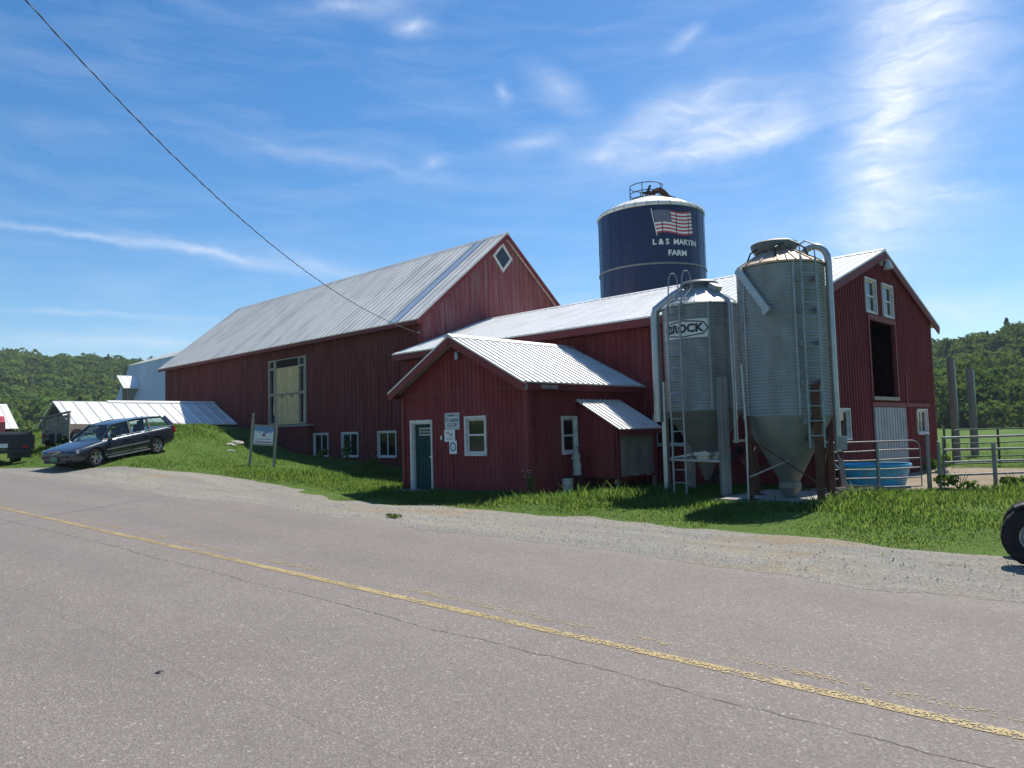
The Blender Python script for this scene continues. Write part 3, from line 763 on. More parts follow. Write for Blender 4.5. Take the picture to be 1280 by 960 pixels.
def leaf_cloud(cent, rad, n, size, seed_tint, lumps=7, conifer=False):
    """leaf-clump faces spread through a lumpy crown: returns (verts (n*4,3), tint (n))"""
    d = rng.normal(size=(n, 3)); d /= np.linalg.norm(d, axis=1)[:, None]
    d[:, 2] = np.where(d[:, 2] < -0.45, -d[:, 2], d[:, 2])
    if conifer:
        h = rng.random(n)**0.8
        rr = (1-h)*(0.75+0.5*rng.random(n))
        p = np.stack([np.cos(2*np.pi*rng.random(n)), np.zeros(n), np.zeros(n)], 1)
        an = 2*np.pi*rng.random(n)
        p = np.stack([np.cos(an)*rr*rad[0], np.sin(an)*rr*rad[1], (h*2-1)*rad[2]], 1)
        d = np.stack([np.cos(an), np.sin(an), 0.5+0*an], 1); d /= np.linalg.norm(d, axis=1)[:, None]
        lum = np.zeros(n)
    else:
        k = rng.normal(size=(lumps, 3)); k /= np.linalg.norm(k, axis=1)[:, None]; k[:, 2] = np.abs(k[:, 2])*0.9
        dots = d@k.T
        near = dots.max(1)
        r = 0.70+0.36*np.clip((near-0.55)/0.45, 0, 1)**0.8
        r *= 1-0.28*rng.random(n)**2
        p = d*r[:, None]*np.array(rad)
        lum = (np.array([hash_(i) for i in range(lumps)])[dots.argmax(1)]-0.5)*0.35
    p = p+np.array(cent)
    nrm = d+rng.normal(size=(n, 3))*0.55; nrm /= np.linalg.norm(nrm, axis=1)[:, None]
    a = np.cross(nrm, rng.normal(size=(n, 3))); a /= np.linalg.norm(a, axis=1)[:, None]+1e-9
    b_ = np.cross(nrm, a)
    sz = size*(0.6+0.8*rng.random(n))[:, None]
    v = np.stack([p+a*sz, p+b_*sz*0.8, p-a*sz*0.9, p-b_*sz*0.7], 1).reshape(-1, 3)
    return v, np.clip(seed_tint+lum+rng.normal(size=n)*0.10, 0, 1 if seed_tint <= 1 else 2)
def hash_(i): return (math.sin(i*12.9898+4.1)*43758.5453) % 1

def wood(name, specs, az_lo, az_hi, count):
    vs, tn = [], []
    for (x, y, z, rx, rz, n, size, tint, con) in specs:
        v, t = leaf_cloud((x, y, z), (rx, rx, rz), n, size, tint, conifer=con)
        vs.append(v); tn.append(t)
    v = np.concatenate(vs); t = np.concatenate(tn); n = len(t)
    o = numpy_mesh(name, v, np.arange(n*4), np.full(n, 4), M['forest_leaf'], t)
    o['kind'] = 'stuff'
    return o
def crowns(a0, a1, spacing, dens_near, dens_far, edge_low=True):
    out = []; 
    n = int((a1-a0)*((d_far((a0+a1)/2)*1.05)**2-d_near((a0+a1)/2)**2)/2/spacing**2)
    for _ in range(n):
        a = random.uniform(a0, a1); nr, fr = d_near(a), d_far(a)*1.06
        D = math.sqrt(random.uniform(nr*nr, fr*fr))
        t = (D-nr)/(fr-nr)
        rx = random.choice((random.uniform(2.4, 3.6), random.uniform(3.0, 4.6), random.uniform(3.6, 6.0))); rx *= 0.80 if a > 1.0 else 0.95; rz = rx*random.uniform(0.85, 1.2)+0.6; con = random.random() < 0.04
        if con: rx *= 0.75; rz *= 1.12
        z = hill_z(a, D)+rz*0.62+random.uniform(0.0, 1.8)
        tint = random.choice((random.uniform(0.0, 0.3), random.uniform(0.15, 0.6), random.uniform(0.35, 0.85))) if not con else random.uniform(0.0, 0.12)
        nn = int(lerp(dens_near, dens_far, t))
        out.append((-math.sin(a)*D, math.cos(a)*D, z, rx, rz, nn, lerp(0.42, 0.75, min(1, D/420)), tint, con))
    if edge_low:
        # the edge of the wood: foliage down to the grass
        k = int((a1-a0)*d_near((a0+a1)/2)/3.0)
        for i in range(k):
            a = a0+(a1-a0)*(i+random.random())/k; D = d_near(a)+random.uniform(-2, 3)
            rz = random.uniform(3.0, 4.6)
            out.append((-math.sin(a)*D, math.cos(a)*D, hill_z(a, D)+rz*0.55+0.6, random.uniform(2.6, 3.6), rz, dens_near, 0.40, random.uniform(0.3, 0.8), False))
    return out
wood('woods', crowns(0.02, 0.30, 4.9, 420, 190), 0, 0, 0)
wood('woods', crowns(0.30, 1.12, 11.5, 160, 110), 0, 0, 0)
wood('woods', crowns(1.12, 1.62, 4.7, 170, 90), 0, 0, 0)
# ------------------------------------------------------------------ big old barn
BX0, BX1, BY0, BY1 = -51.4, -24.5, 20.05, 30.3
BEZ, BRZ, BRY = 6.50, 11.06, 25.17
bs_ = (BRZ-BEZ)/(BRY-19.65)
barn = thing('big_barn', 'large old dark red barn with a steep grey metal roof and diamond gable window', 'barn', (-38, 25, 0.3))
wb = MB()
b_open = [(BX1-(-33.60), 0, 0, 0)]
FW = BX1-BX0
def ux(x): return x-BX0
b1win = [(-32.93, -31.70), (-30.46, -29.22), (-27.60, -26.34)]
doorx = (-37.4, -33.6)
bopen = [(ux(a), ux(c), 0.76, 1.84) for a, c in b1win]+[(ux(doorx[0]), ux(doorx[1]), 2.40, 5.83)]
def fr_top(u): return BEZ+(BY0-19.65)*bs_-0.10
wall(wb, (BX0, BY0, 0), (1, 0, 0), (0, -1, 0), FW, fr_top, lambda u: -0.15, bopen, rib=0.30, rw=0.05, rd=0.02)
def gab_top(y0, ry, rz, sl, dz):
    return lambda u: rz-abs((y0+u)-ry)*sl-dz
gt = gab_top(BY0, BRY, BRZ, bs_, 0.10)
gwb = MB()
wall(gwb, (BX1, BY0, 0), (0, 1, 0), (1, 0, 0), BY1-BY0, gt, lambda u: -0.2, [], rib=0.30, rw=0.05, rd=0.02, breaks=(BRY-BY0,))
wall(wb, (BX0, BY0, 0), (0, 1, 0), (-1, 0, 0), BY1-BY0, gt, lambda u: 0.5, [], rib=0.6, rw=0.05, rd=0.02, breaks=(BRY-BY0,))
wall(wb, (BX0, BY1, 0), (1, 0, 0), (0, 1, 0), FW, fr_top, lambda u: -0.2, [], rib=0.6, rw=0.05, rd=0.02)
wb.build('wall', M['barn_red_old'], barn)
gwb.build('gable_wall', M['barn_red_pale'], barn)['label'] = 'paler streaky red gable wall'
tb = MB()
tb.box(BX1+0.003, BX1+0.045, BY0-0.02, BY0+0.14, -0.1, fr_top(0)-0.02)
tb.box(BX1-0.13, BX1+0.0, BY0-0.045, BY0-0.003, -0.1, fr_top(0)-0.02)
tb.build('corner_board', M['red_trim'], barn)
rb = MB()
slope(rb, (-51.65, 19.65, BEZ), (-24.22, 19.65, BEZ), (0, BRY-19.65, BRZ-BEZ), 0.06, 0.46, 0.05, 0.035)
slope(rb, (-51.65, 30.69, BEZ), (-24.22, 30.69, BEZ), (0, BRY-30.69, BRZ-BEZ), 0.06, 0.92, 0.05, 0.035)
rf = rb.build('roof', M['galv_roof'], barn)
cb_ = MB(); cb_.prism([(-51.66, BRY-0.16, BRZ-0.12), (-51.66, BRY, BRZ+0.045), (-51.66, BRY+0.16, BRZ-0.12), (-51.66, BRY, BRZ+0.01)], (27.45, 0, 0))
cb_.build('ridge_cap', M['galv_roof'], rf)
# a roof sheet near the gable; its bluish reflection is put into the colour
sb = MB()
nrm = V((0, -(BRZ-BEZ), BRY-19.65)).normalized()
q0, q1 = V((-26.25, 19.66, BEZ+0.012)), V((-25.62, 19.66, BEZ+0.012)); SS = V((0, BRY-19.67, BRZ-BEZ-0.02))
sb.add([q0+nrm*0.004, q1+nrm*0.004, q1+SS*0.99+nrm*0.004, q0+SS*0.99+nrm*0.004], [(0, 1, 2, 3)])
for q in (q0, q1): sb.bar(q+nrm*0.03, q+SS*0.99+nrm*0.03, 0.05, 0.03, nrm)
sb.build('roof_strip', M['reflection_blue_metal'], rf)['label'] = 'metal strip near the gable with a bluish reflection in its colour'
# rake and eave boards
eb = MB()
for sgn, ey in ((1, 19.65), (-1, 30.69)):
    p = V((-24.24, ey, BEZ-0.16)); q = V((-24.24, BRY, BRZ-0.16))
    eb.bar(p, q, 0.05, 0.20, (0, 0, 1))
eb.box(-51.6, -24.3, 19.68, 19.72, BEZ-0.20, BEZ-0.02)
eb.build('fascia', M['red_trim'], barn)
for a, c in b1win:
    window(barn, (a, BY0, 0.76), (1, 0, 0), (0, -1, 0), c-a, 1.08, 0.05, 0.05, mull=((c-a)/2,))
# hay door: framed opening with side lights and a pair of pale plank doors
D0, D1, Z0, Z1 = doorx[0], doorx[1], 2.40, 5.83
hd = MB()
yF = BY0+0.02
def hb(x0, x1, z0, z1, y0=-0.06, y1=0.08): hd.box(x0, x1, BY0+y0, BY0+y1, z0, z1)
hb(D0, D0+0.13, Z0, Z1); hb(D1-0.13, D1, Z0, Z1)
hb(D0+0.66, D0+0.78, Z0, Z1-0.004, -0.055); hb(D1-0.74, D1-0.62, Z0, Z1-0.004, -0.055)
for xa, xb_ in ((D0+0.13, D0+0.66), (D1-0.62, D1-0.13)):
    hb(xa, xb_, Z0, Z0+0.09); hb(xa, xb_, 3.93, 4.05); hb(xa, xb_, 5.30, 5.42); hb(xa, xb_, Z1-0.09, Z1)
hb(D0+0.78, D1-0.74, Z1-0.05, Z1-0.002)
hd_o = hd.build('hay_door_frame', M['pale_wood'], barn)
dd = MB()
xm = (D0+0.78+D1-0.74)/2
for xa, xb_ in ((D0+0.785, xm-0.006), (xm+0.006, D1-0.745)):
    dd.box(xa, xb_, BY0-0.035, BY0+0.01, Z0, 3.95); dd.box(xa, xb_, BY0-0.03, BY0+0.015, 3.965, 5.38)
hdo = dd.build('hay_door', M['plywood'], barn)
hk = MB(); hk.box(D0+0.785, D1-0.745, BY0-0.075, BY0-0.036, 3.93, 4.02)
for xk in (xm-0.55, xm+0.45): hk.box(xk, xk+0.12, BY0-0.10, BY0-0.076, 3.80, 4.02)
hk.build('latch_bar', M['grey_wood'], hdo)
sg = MB()
for xa, xb_ in ((D0+0.13, D0+0.66), (D1-0.62, D1-0.13)): sg = MB(); sg.quad((xa, BY0+0.05, Z0+0.05), (xb_, BY0+0.05, Z0+0.05), (xb_, BY0+0.05, Z1), (xa, BY0+0.05, Z1)); sg.build('side_light', M['window_glass'], hd_o)
lh = MB(); lh.box(D0+0.785, D1-0.745, BY0+0.03, BY0+0.06, 5.40, Z1); lh.build('dark_gap_sheet', M['dark_inside'], barn)  # dark sheet filling the gap over the doors, its shade put into the colour
# the boarded base that juts out below the hay door
pb = MB()
wall(pb, (-37.0, BY0-0.32, 0), (1, 0, 0), (0, -1, 0), 3.95, lambda u: 2.26, lambda u: -0.1, [], 0.3, 0.05, 0.02)
wall(pb, (-33.05, BY0-0.32, 0), (0, 1, 0), (1, 0, 0), 0.31, lambda u: 2.26, lambda u: -0.1, [], 0.3, 0.05, 0.02)
wall(pb, (-37.0, BY0-0.32, 0), (0, 1, 0), (-1, 0, 0), 0.31, lambda u: 2.26, lambda u: -0.1, [], 0.3, 0.05, 0.02)
pb.build('base_wall', M['barn_red_old'], barn)
lb = MB(); lb.box(-37.1, -32.95, BY0-0.40, BY0-0.01, 2.262, 2.36); lb.build('door_sill', M['grey_wood'], barn)
# diamond window in the gable
X = BX1+0.022
cy, cz, hw, hh = 25.04, 9.91, 0.66, 0.72
def dia(k): return [(X, cy, cz-hh*k), (X, cy+hw*k, cz), (X, cy, cz+hh*k), (X, cy-hw*k, cz)]
db = MB(); o_, i_ = dia(1.0), dia(0.74)
for k in range(4):
    k2 = (k+1) % 4
    db.prism([o_[k], o_[k2], i_[k2], i_[k]], (0.035, 0, 0))
dw = db.build('diamond_window', M['white_paint'], barn)
pn = MB(); pn.poly([(p[0]+0.012, p[1], p[2]) for p in dia(0.735)]); pn.build('pane', M['window_glass'], dw)
bk = MB(); bk.poly([(p[0]+0.002, p[1], p[2]) for p in dia(0.735)]); bk.build('screen', M['dull_steel'], dw)

# ------------------------------------------------------------------ low cow barn with the white roof
CX0, CX1, CY0, CY1 = -24.46, -7.41, 19.03, 28.55
CEZ, CRZ, CRY, CEY, CEYB = 4.96, 6.84, 23.80, 18.48, 29.12
cs_ = (CRZ-CEZ)/(CRY-CEY)
cow = thing('cow_barn', 'long low red cow barn with white metal roof and tall open hay door', 'barn', (-16, 24, 0.1))
wb = MB()
def ctop(u): return CEZ+(CY0-CEY)*cs_-0.10
c_open = [(-12.46-CX0, -11.30-CX0, 1.20, 2.04)]
wall(wb, (CX0, CY0, 0), (1, 0, 0), (0, -1, 0), CX1-CX0, ctop, -0.1, c_open, rib=0.24, rw=0.06, rd=0.025)
cg = gab_top(CY0, CRY, CRZ, cs_, 0.10)
g_open = [(19.52-CY0, 20.48-CY0, 1.29, 2.03), (26.36-CY0, 27.36-CY0, 1.30, 2.03), (22.24-CY0, 23.06-CY0, 4.86, 5.78), (23.70-CY0, 24.54-CY0, 4.86, 5.78),
          (22.36-CY0, 24.53-CY0, 2.42, 4.62)]
wall(wb, (CX1, CY0, 0), (0, 1, 0), (1, 0, 0), CY1-CY0, cg, -0.1, g_open, rib=0.20, rw=0.075, rd=0.035, breaks=(CRY-CY0,))
wall(wb, (CX0, CY1, 0), (1, 0, 0), (0, 1, 0), CX1-CX0, ctop, -0.1, [], rib=0.5, rw=0.06, rd=0.025)
wb.build('wall', M['barn_red'], cow)
rb = MB()
slope(rb, (CX0-0.02, CEY, CEZ), (-7.27, CEY, CEZ), (0, CRY-CEY, CRZ-CEZ), 0.05, 0.30, 0.04, 0.02)
slope(rb, (CX0-0.02, CEYB, CEZ), (-7.27, CEYB, CEZ), (0, CRY-CEYB, CRZ-CEZ), 0.05, 0.60, 0.04, 0.02)
crf = rb.build('roof', M['white_roof'], cow)
rc = MB(); rc.prism([(CX0, CRY-0.2, CRZ-0.05), (CX0, CRY, CRZ+0.035), (CX0, CRY+0.2, CRZ-0.05), (CX0, CRY, CRZ+0.01)], (17.18, 0, 0)); rc.build('ridge_cap', M['white_roof'], crf)
eb = MB()
eb.box(CX0, -7.33, CEY+0.02, CEY+0.055, CEZ-0.28, CEZ-0.055)
eb.box(CX0, -7.42, CEY+0.057, CY0-0.003, CEZ-0.26, CEZ-0.235)
for ey in (CEY, CEYB):
    eb.bar((-7.30, ey+0.01*(1 if ey < CRY else -1), CEZ-0.17), (-7.30, CRY, CRZ-0.17), 0.045, 0.22, (0, 0, 1))
eb.build('fascia', M['red_trim'], cow)
window(cow, (-12.46, CY0, 1.20), (1, 0, 0), (0, -1, 0), 1.16, 0.84, 0.05, 0.05, mull=(0.58,))
for (a, c, z0, z1) in g_open[:2]: window(cow, (CX1, CY0+a, z0), (0, 1, 0), (1, 0, 0), c-a, z1-z0, 0.05, 0.055, mull=((c-a)/2,))
for (a, c, z0, z1) in g_open[2:4]: window(cow, (CX1, CY0+a, z0), (0, 1, 0), (1, 0, 0), c-a, z1-z0, 0.05, 0.055, rails=((z1-z0)*0.5,), sill=False)
hy = MB()
ya, yb_, za, zb = 22.36, 24.53, 2.42, 4.62
hy.box(CX1-0.05, CX1+0.06, ya-0.10, ya, za-0.02, zb+0.14); hy.box(CX1-0.05, CX1+0.06, yb_, yb_+0.10, za-0.02, zb+0.14)
hy.box(CX1-0.05, CX1+0.057, ya, yb_, zb, zb+0.16)
hf = hy.build('hay_door_frame', M['red_trim'], cow)
hs = MB(); hs.box(CX1-0.35, CX1+0.085, ya+0.002, yb_-0.002, za-0.10, za+0.0); hs.build('sill', M['pale_wood'], hf)
hl = MB(); hl.box(-16.0, CX1-0.1, CY0+0.2, CY1-0.2, za-0.16, za-0.105); hl.build('loft_floor', M['old_wood'], cow)
ht = MB(); ht.box(CX1-0.9, CX1-0.8, ya-0.3, yb_+0.3, zb-0.45, zb-0.2); ht.build('beam', M['old_wood'], cow); ht = MB(); ht.box(CX1-2.5, CX1-2.42, ya-0.5, ya+0.5, za, zb+0.5); ht.build('beam', M['old_wood'], cow); ht = MB(); ht.box(CX1-0.9, CX1-0.8, yb_-0.55, yb_-0.43, za, zb)
ht.build('beam', M['old_wood'], cow)
tk = MB(); tk.box(CX1+0.036, CX1+0.085, 22.15, 27.60, 2.13, 2.25); tk.box(CX1+0.036, CX1+0.06, 25.32, 25.40, 2.25, 3.2); tk.build('door_track', M['red_trim'], cow)
sd = MB()
sd.box(CX1+0.038, CX1+0.075, 22.28, 25.08, 0.06, 2.11)
for k in range(12): sd.box(CX1+0.0755, CX1+0.087, 22.32+k*0.24, 22.36+k*0.24, 0.08, 2.09)
sd.build('sliding_door', M['grey_panel'], cow)
lp = MB(); lp.lathe([(0.0, 0.06), (0.05, 0.06), (0.07, 0.0), (0.13, -0.12), (0.14, -0.20), (0.0, -0.22)], (CX1+0.22, 23.72, 6.42), 14)
lp.bar((CX1, 23.72, 6.52), (CX1+0.22, 23.72, 6.48), 0.04, 0.04); lp.box(CX1+0.001, CX1+0.10, 23.55, 23.64, 6.33, 6.5)
lp.build('gable_lamp', M['white_paint'], cow, smooth=30)
lc = MB(); lc.box(-22.0, CX1-0.08, CY0+0.25, CY1-0.25, 4.78, 4.84); lc.build('loft_glow_block', M['dark_inside'], cow)  # added dark slab that blocks the green glow in the hay door opening

# ------------------------------------------------------------------ milk house
SX0, SX1, SY0, SY1 = -18.05, -12.91, 14.00, 19.00
SRX, SRZ, SEX, SEZ = -15.48, 4.40, -12.69, 2.95
ssl = (SRZ-SEZ)/(SEX-SRX)
milk = thing('milk_house', 'small red gabled building with green door and ribbed metal roof near the road', 'shed', (-15.5, 16.5, 0.05))
wb = MB()
st_ = lambda u: SRZ-abs(SX0+u-SRX)*ssl-0.09
f_open = [(-17.58-SX0, -16.72-SX0, 0.06, 2.02), (-15.22-SX0, -14.50-SX0, 1.14, 2.09)]
wall(wb, (SX0, SY0, 0), (1, 0, 0), (0, -1, 0), SX1-SX0, st_, -0.1, f_open, rib=0.165, rw=0.04, rd=0.015, breaks=(SRX-SX0,))
stop = lambda u: SEZ+(SEX-SX1)*ssl-0.09
s_open = [(15.30-SY0, 15.84-SY0, 1.12, 2.02)]
wall(wb, (SX1, SY0, 0), (0, 1, 0), (1, 0, 0), SY1-SY0, stop, -0.1, s_open, rib=0.165, rw=0.04, rd=0.015)
wall(wb, (SX0, SY0, 0), (0, 1, 0), (-1, 0, 0), SY1-SY0, stop, -0.1, [], rib=0.20, rw=0.045, rd=0.022)
wb.build('wall', M['barn_red'], milk)
tb = MB()
tb.box(SX1-0.12, SX1+0.004, SY0-0.05, SY0-0.024, -0.1, 2.86); tb.box(SX1+0.024, SX1+0.05, SY0-0.05, SY0+0.10, -0.1, 2.86)
tb.box(SX0-0.004, SX0+0.12, SY0-0.05, SY0-0.024, -0.1, 2.86)
tb.box(SX0+0.125, SX1-0.125, SY0-0.034, SY0-0.023, 2.83, 2.87)
tb.build('corner_board', M['red_trim'], milk)
rb = MB()
RY0 = 13.60
slope(rb, (SEX, RY0, SEZ), (SEX, SY1, SEZ), (SRX-SEX, 0, SRZ-SEZ), 0.04, 0.228, 0.05, 0.028)
slope(rb, (2*SRX-SEX, RY0, SEZ), (2*SRX-SEX, SY1, SEZ), (SEX-SRX, 0, SRZ-SEZ), 0.04, 0.228, 0.05, 0.028)
srf = rb.build('roof', M['shed_roof'], milk)
rc = MB(); rc.prism([(SRX-0.17, RY0-0.01, SRZ-0.06), (SRX, RY0-0.01, SRZ+0.04), (SRX+0.17, RY0-0.01, SRZ-0.06), (SRX, RY0-0.01, SRZ+0.012)], (0, SY1-RY0, 0)); rc.build('ridge_cap', M['shed_roof'], srf)
eb = MB()
for ex in (SEX, 2*SRX-SEX):
    sg_ = 1 if ex > SRX else -1
    eb.bar((ex-0.01*sg_, RY0+0.03, SEZ-0.15), (SRX, RY0+0.03, SRZ-0.15), 0.04, 0.21, (0, 0, 1))
    eb.box(min(ex-0.03*sg_, ex-0.065*sg_), max(ex-0.03*sg_, ex-0.065*sg_), RY0+0.055, SY1, SEZ-0.20, SEZ-0.035)
    x0, x1 = sorted((ex-0.07*sg_, (SX1 if sg_ > 0 else SX0)+0.026*sg_))
    eb.box(x0, x1, RY0+0.06, SY1, SEZ-0.19, SEZ-0.165)
eb.build('fascia', M['red_trim'], milk)
wn = MB(); wn.box(SEX-0.028, SEX-0.022, 14.3, 14.95, SEZ-0.17, SEZ-0.07); wn.build('bare_patch', M['grey_wood'], milk); wn = MB(); wn.box(SEX-0.066, SEX-0.02, 13.62, 13.78, SEZ-0.21, SEZ-0.06); wn.build('bare_patch', M['grey_wood'], milk)
# door in a white frame
df = MB()
xa, xb_, za, zb = -17.58, -16.72, 0.06, 2.02
df.box(xa-0.09, xa, SY0-0.045, SY0-0.002, za-0.04, zb+0.09); df.box(xb_, xb_+0.05, SY0-0.045, SY0-0.002, za-0.04, zb+0.09); df.box(xa, xb_, SY0-0.042, SY0-0.002, zb, zb+0.09)
df.box(xa, xa+0.03, SY0-0.002, SY0+0.14, za, zb); df.box(xb_-0.03, xb_, SY0-0.002, SY0+0.14, za, zb); df.box(xa+0.03, xb_-0.03, SY0-0.002, SY0+0.14, zb-0.03, zb)
dfo = df.build('door_frame', M['white_paint'], milk)
dr = MB(); dr.box(xa+0.032, xb_-0.032, SY0+0.07, SY0+0.115, za, zb-0.032)
for (u0, u1, z0, z1) in ((0.14, 0.38, 0.25, 0.85), (0.46, 0.70, 0.25, 0.85), (0.14, 0.38, 1.0, 1.45), (0.46, 0.70, 1.0, 1.45)):
    for a0, a1, c0, c1 in ((u0, u1, z0, z0+0.02), (u0, u1, z1-0.02, z1), (u0, u0+0.02, z0+.02, z1-.02), (u1-0.02, u1, z0+.02, z1-.02)):
        dr.box(xa+a0, xa+a1, SY0+0.06, SY0+0.07, za+c0, za+c1)
dro = dr.build('door', M['green_door'], milk)
pl = MB(); pl.box(xa+0.24, xa+0.80, SY0+0.05, SY0+0.058, za+1.60, za+1.82); plo = pl.build('door_plate', M['cream'], dro)
pt = MB(); pt.box(xa+0.27, xa+0.77, SY0+0.046, SY0+0.049, za+1.635, za+1.785)
pt.build('door_plate_print', M['sign_ink'], dro)
for k in range(6):
    pq = MB(); pq.lathe([(0.0, 0.0), (0.026, 0.0), (0.026, 0.003), (0.0, 0.003)], (xa+0.31+k*0.082, SY0+0.042, za+1.71), 10, axis='Y'); pq.build('door_plate_mark', M['cream'], dro)
kn = MB(); kn.lathe([(0.0, -0.07), (0.03, -0.065), (0.035, -0.045), (0.015, -0.03), (0.015, 0.0)], (xb_-0.09, SY0+0.07, za+0.98), 12, axis='Y'); kn.build('door_knob', M['alloy'], dro, smooth=True)
stp = MB(); stp.box(xa-0.15, xb_+0.15, SY0-0.7, SY0-0.03, -0.1, 0.10); stp.build('door_step', M['concrete'], milk)
window(milk, (-15.22, SY0, 1.14), (1, 0, 0), (0, -1, 0), 0.72, 0.95, 0.065, 0.05, rails=(0.50,))
window(milk, (SX1, 15.30, 1.12), (0, 1, 0), (1, 0, 0), 0.54, 0.90, 0.06, 0.05, rails=(0.44,))
bl = MB(); bl.box(-15.20, -14.52, SY0+0.12, SY0+0.13, 1.16, 1.64); bl.build('blind', M['tarp'], milk)
lp = MB(); lp.lathe([(0.0, 0.10), (0.05, 0.09), (0.065, 0.02), (0.065, -0.12), (0.0, -0.13)], (-15.46, SY0-0.10, 3.86), 12); lp.box(-15.50, -15.42, SY0-0.05, SY0-0.023, 3.8, 3.98)
lp.build('gable_lamp', M['galv_pipe'], milk, smooth=30)
bl = MB(); bl.box(-16.28, -16.20, SY0-0.06, SY0-0.023, 1.52, 1.64); bl.build('switch_box', M['galv_pipe'], milk)

# feed hutch built against the milk house side
hut = thing('lean_to_hutch', 'red lean-to box with small metal roof and grey tarpaulin front beside the milk house', 'lean-to', (-12.3, 16.9, 0.3))
hx0, hx1, hy0, hy1, hz0 = SX1+0.055, -11.62, 15.95, 17.75, 0.42
htop = lambda x: 2.56-(x-SX1)*0.58
hb_ = MB()
for yy, n in ((hy0, -1), (hy1, 1)):
    hb_.prism([(hx0, yy, hz0), (hx1, yy, hz0), (hx1, yy, htop(hx1)-0.06), (hx0, yy, htop(hx0)-0.06)], (0, -0.04*n, 0))
    for k in range(5):
        x = hx0+0.12+k*0.26; hb_.box(x, x+0.045, min(yy, yy+0.02*n), max(yy, yy+0.02*n), hz0, htop(x+0.045)-0.07)
hb_.box(hx0, hx1-0.001, hy0+0.04, hy1-0.04, hz0, hz0+0.05)
hb_.box(hx1-0.06, hx1+0.03, hy0-0.02, hy0+0.10, hz0-0.02, htop(hx1)-0.06); hb_.box(hx1-0.06, hx1+0.03, hy1-0.10, hy1+0.02, hz0-0.02, htop(hx1)-0.06)
hb_.box(hx1-0.04, hx1+0.027, hy0+0.10, hy1-0.10, htop(hx1)-0.22, htop(hx1)-0.07)
hb_.build('wall', M['barn_red'], hut)
rb = MB(); slope(rb, (hx1+0.20, hy0-0.12, htop(hx1+0.20)), (hx1+0.20, hy1+0.12, htop(hx1+0.20)), (hx0-hx1-0.20, 0, htop(hx0)-htop(hx1+0.2)), 0.03, 0.20, 0.045, 0.025)
hrf = rb.build('roof', M['shed_roof'], hut)
fb = MB(); fb.box(hx1+0.15, hx1+0.18, hy0-0.10, hy1+0.10, htop(hx1+0.2)-0.15, htop(hx1+0.2)-0.012); fb.build('fascia', M['red_trim'], hut)
tp = MB()
ny_, nz_ = 14, 12
for j in range(nz_+1):
    for i in range(ny_+1):
        u, w = i/ny_, j/nz_
        tp.v.append((hx1-0.005+0.02*math.sin(u*9+w*3)*math.sin(w*5)+0.015*math.sin(u*17), hy0+0.10+(hy1-hy0-0.2)*u, hz0+0.02+(htop(hx1)-0.26-hz0)*w+0.02*math.sin(u*6)*(1-w)))
tp.f = [(j*(ny_+1)+i, j*(ny_+1)+i+1, (j+1)*(ny_+1)+i+1, (j+1)*(ny_+1)+i) for j in range(nz_) for i in range(ny_)]; tp.mi = [0]*len(tp.f)
tp.build('tarpaulin', M['tarp'], hut, smooth=True)
lg = MB()
for yy in (hy0+0.05, hy1-0.05): lg = MB(); lg.box(hx1-0.10, hx1-0.02, yy-0.04, yy+0.04, 0.02, hz0-0.022); lg.build('leg', M['old_wood'], hut)

# signs screwed to the front wall
def board(x0, x1, z0, z1, tilt=0.0, d=0.030, t=0.012):
    b = MB(); c = V(((x0+x1)/2, SY0-d-t/2, (z0+z1)/2)); a = R(tilt)
    b.obox(c, V((math.cos(a), 0, math.sin(a)))*(x1-x0)/2, V((0, 1, 0))*t/2, V((-math.sin(a), 0, math.cos(a)))*(z1-z0)/2)
    return b
s1 = thing('wall_sign', 'pale sign lettered ST. ALBANS CO-OP on the milk house, topmost of three', 'sign', (-15.78, SY0-0.03, 1.8))
board(-16.09, -15.48, 1.80, 2.27).build('panel', M['pale_sign'], s1)
lt = MB()
lettering(lt, 'A MEMBER OF', 0.085, (-15.785, SY0-0.044, 2.195), (1, 0, 0), (0, -1, 0), 0.002)
lt.build('lettering', M['sign_ink'], s1); lt = MB()
lettering(lt, 'ST. ALBANS', 0.135, (-15.785, SY0-0.044, 2.065), (1, 0, 0), (0, -1, 0), 0.004, 0.78)
lt.build('lettering', M['sign_ink'], s1); lt = MB()
lettering(lt, 'CO-OP', 0.145, (-15.785, SY0-0.044, 1.925), (1, 0, 0), (0, -1, 0), 0.004, 0.85)
lt.box(-16.06, -15.51, SY0-0.0445, SY0-0.0435, 1.825, 1.833)
lt.build('lettering', M['sign_ink'], s1)
s2 = thing('wall_sign', 'small white tilted sign with faint pink and green marks, middle of three on milk house', 'sign', (-15.88, SY0-0.045, 1.5))
board(-16.10, -15.66, 1.47, 1.80, 0, 0.046).build('panel', M['white_sign'], s2)
g_ = MB(); g_.box(-16.03, -15.90, SY0-0.0605, SY0-0.0595, 1.70, 1.75); g_.box(-15.97, -15.85, SY0-0.0605, SY0-0.0595, 1.66, 1.69); g_.build('pink_mark', M['print_pink'], s2)
g_ = MB(); g_.box(-15.85, -15.75, SY0-0.0605, SY0-0.0595, 1.62, 1.71); g_.build('green_mark', M['print_green'], s2)
g_ = MB(); g_.box(-16.03, -15.72, SY0-0.0605, SY0-0.0595, 1.57, 1.585); g_.box(-16.03, -15.76, SY0-0.0605, SY0-0.0595, 1.525, 1.54); g_.build('text_line', M['print_grey'], s2)
s3 = thing('wall_sign', 'white sign with a round blue emblem, lowest of three on milk house', 'sign', (-15.76, SY0-0.03, 1.2))
board(-15.92, -15.61, 1.13, 1.50, 0, 0.030).build('panel', M['white_sign'], s3)
g_ = MB()
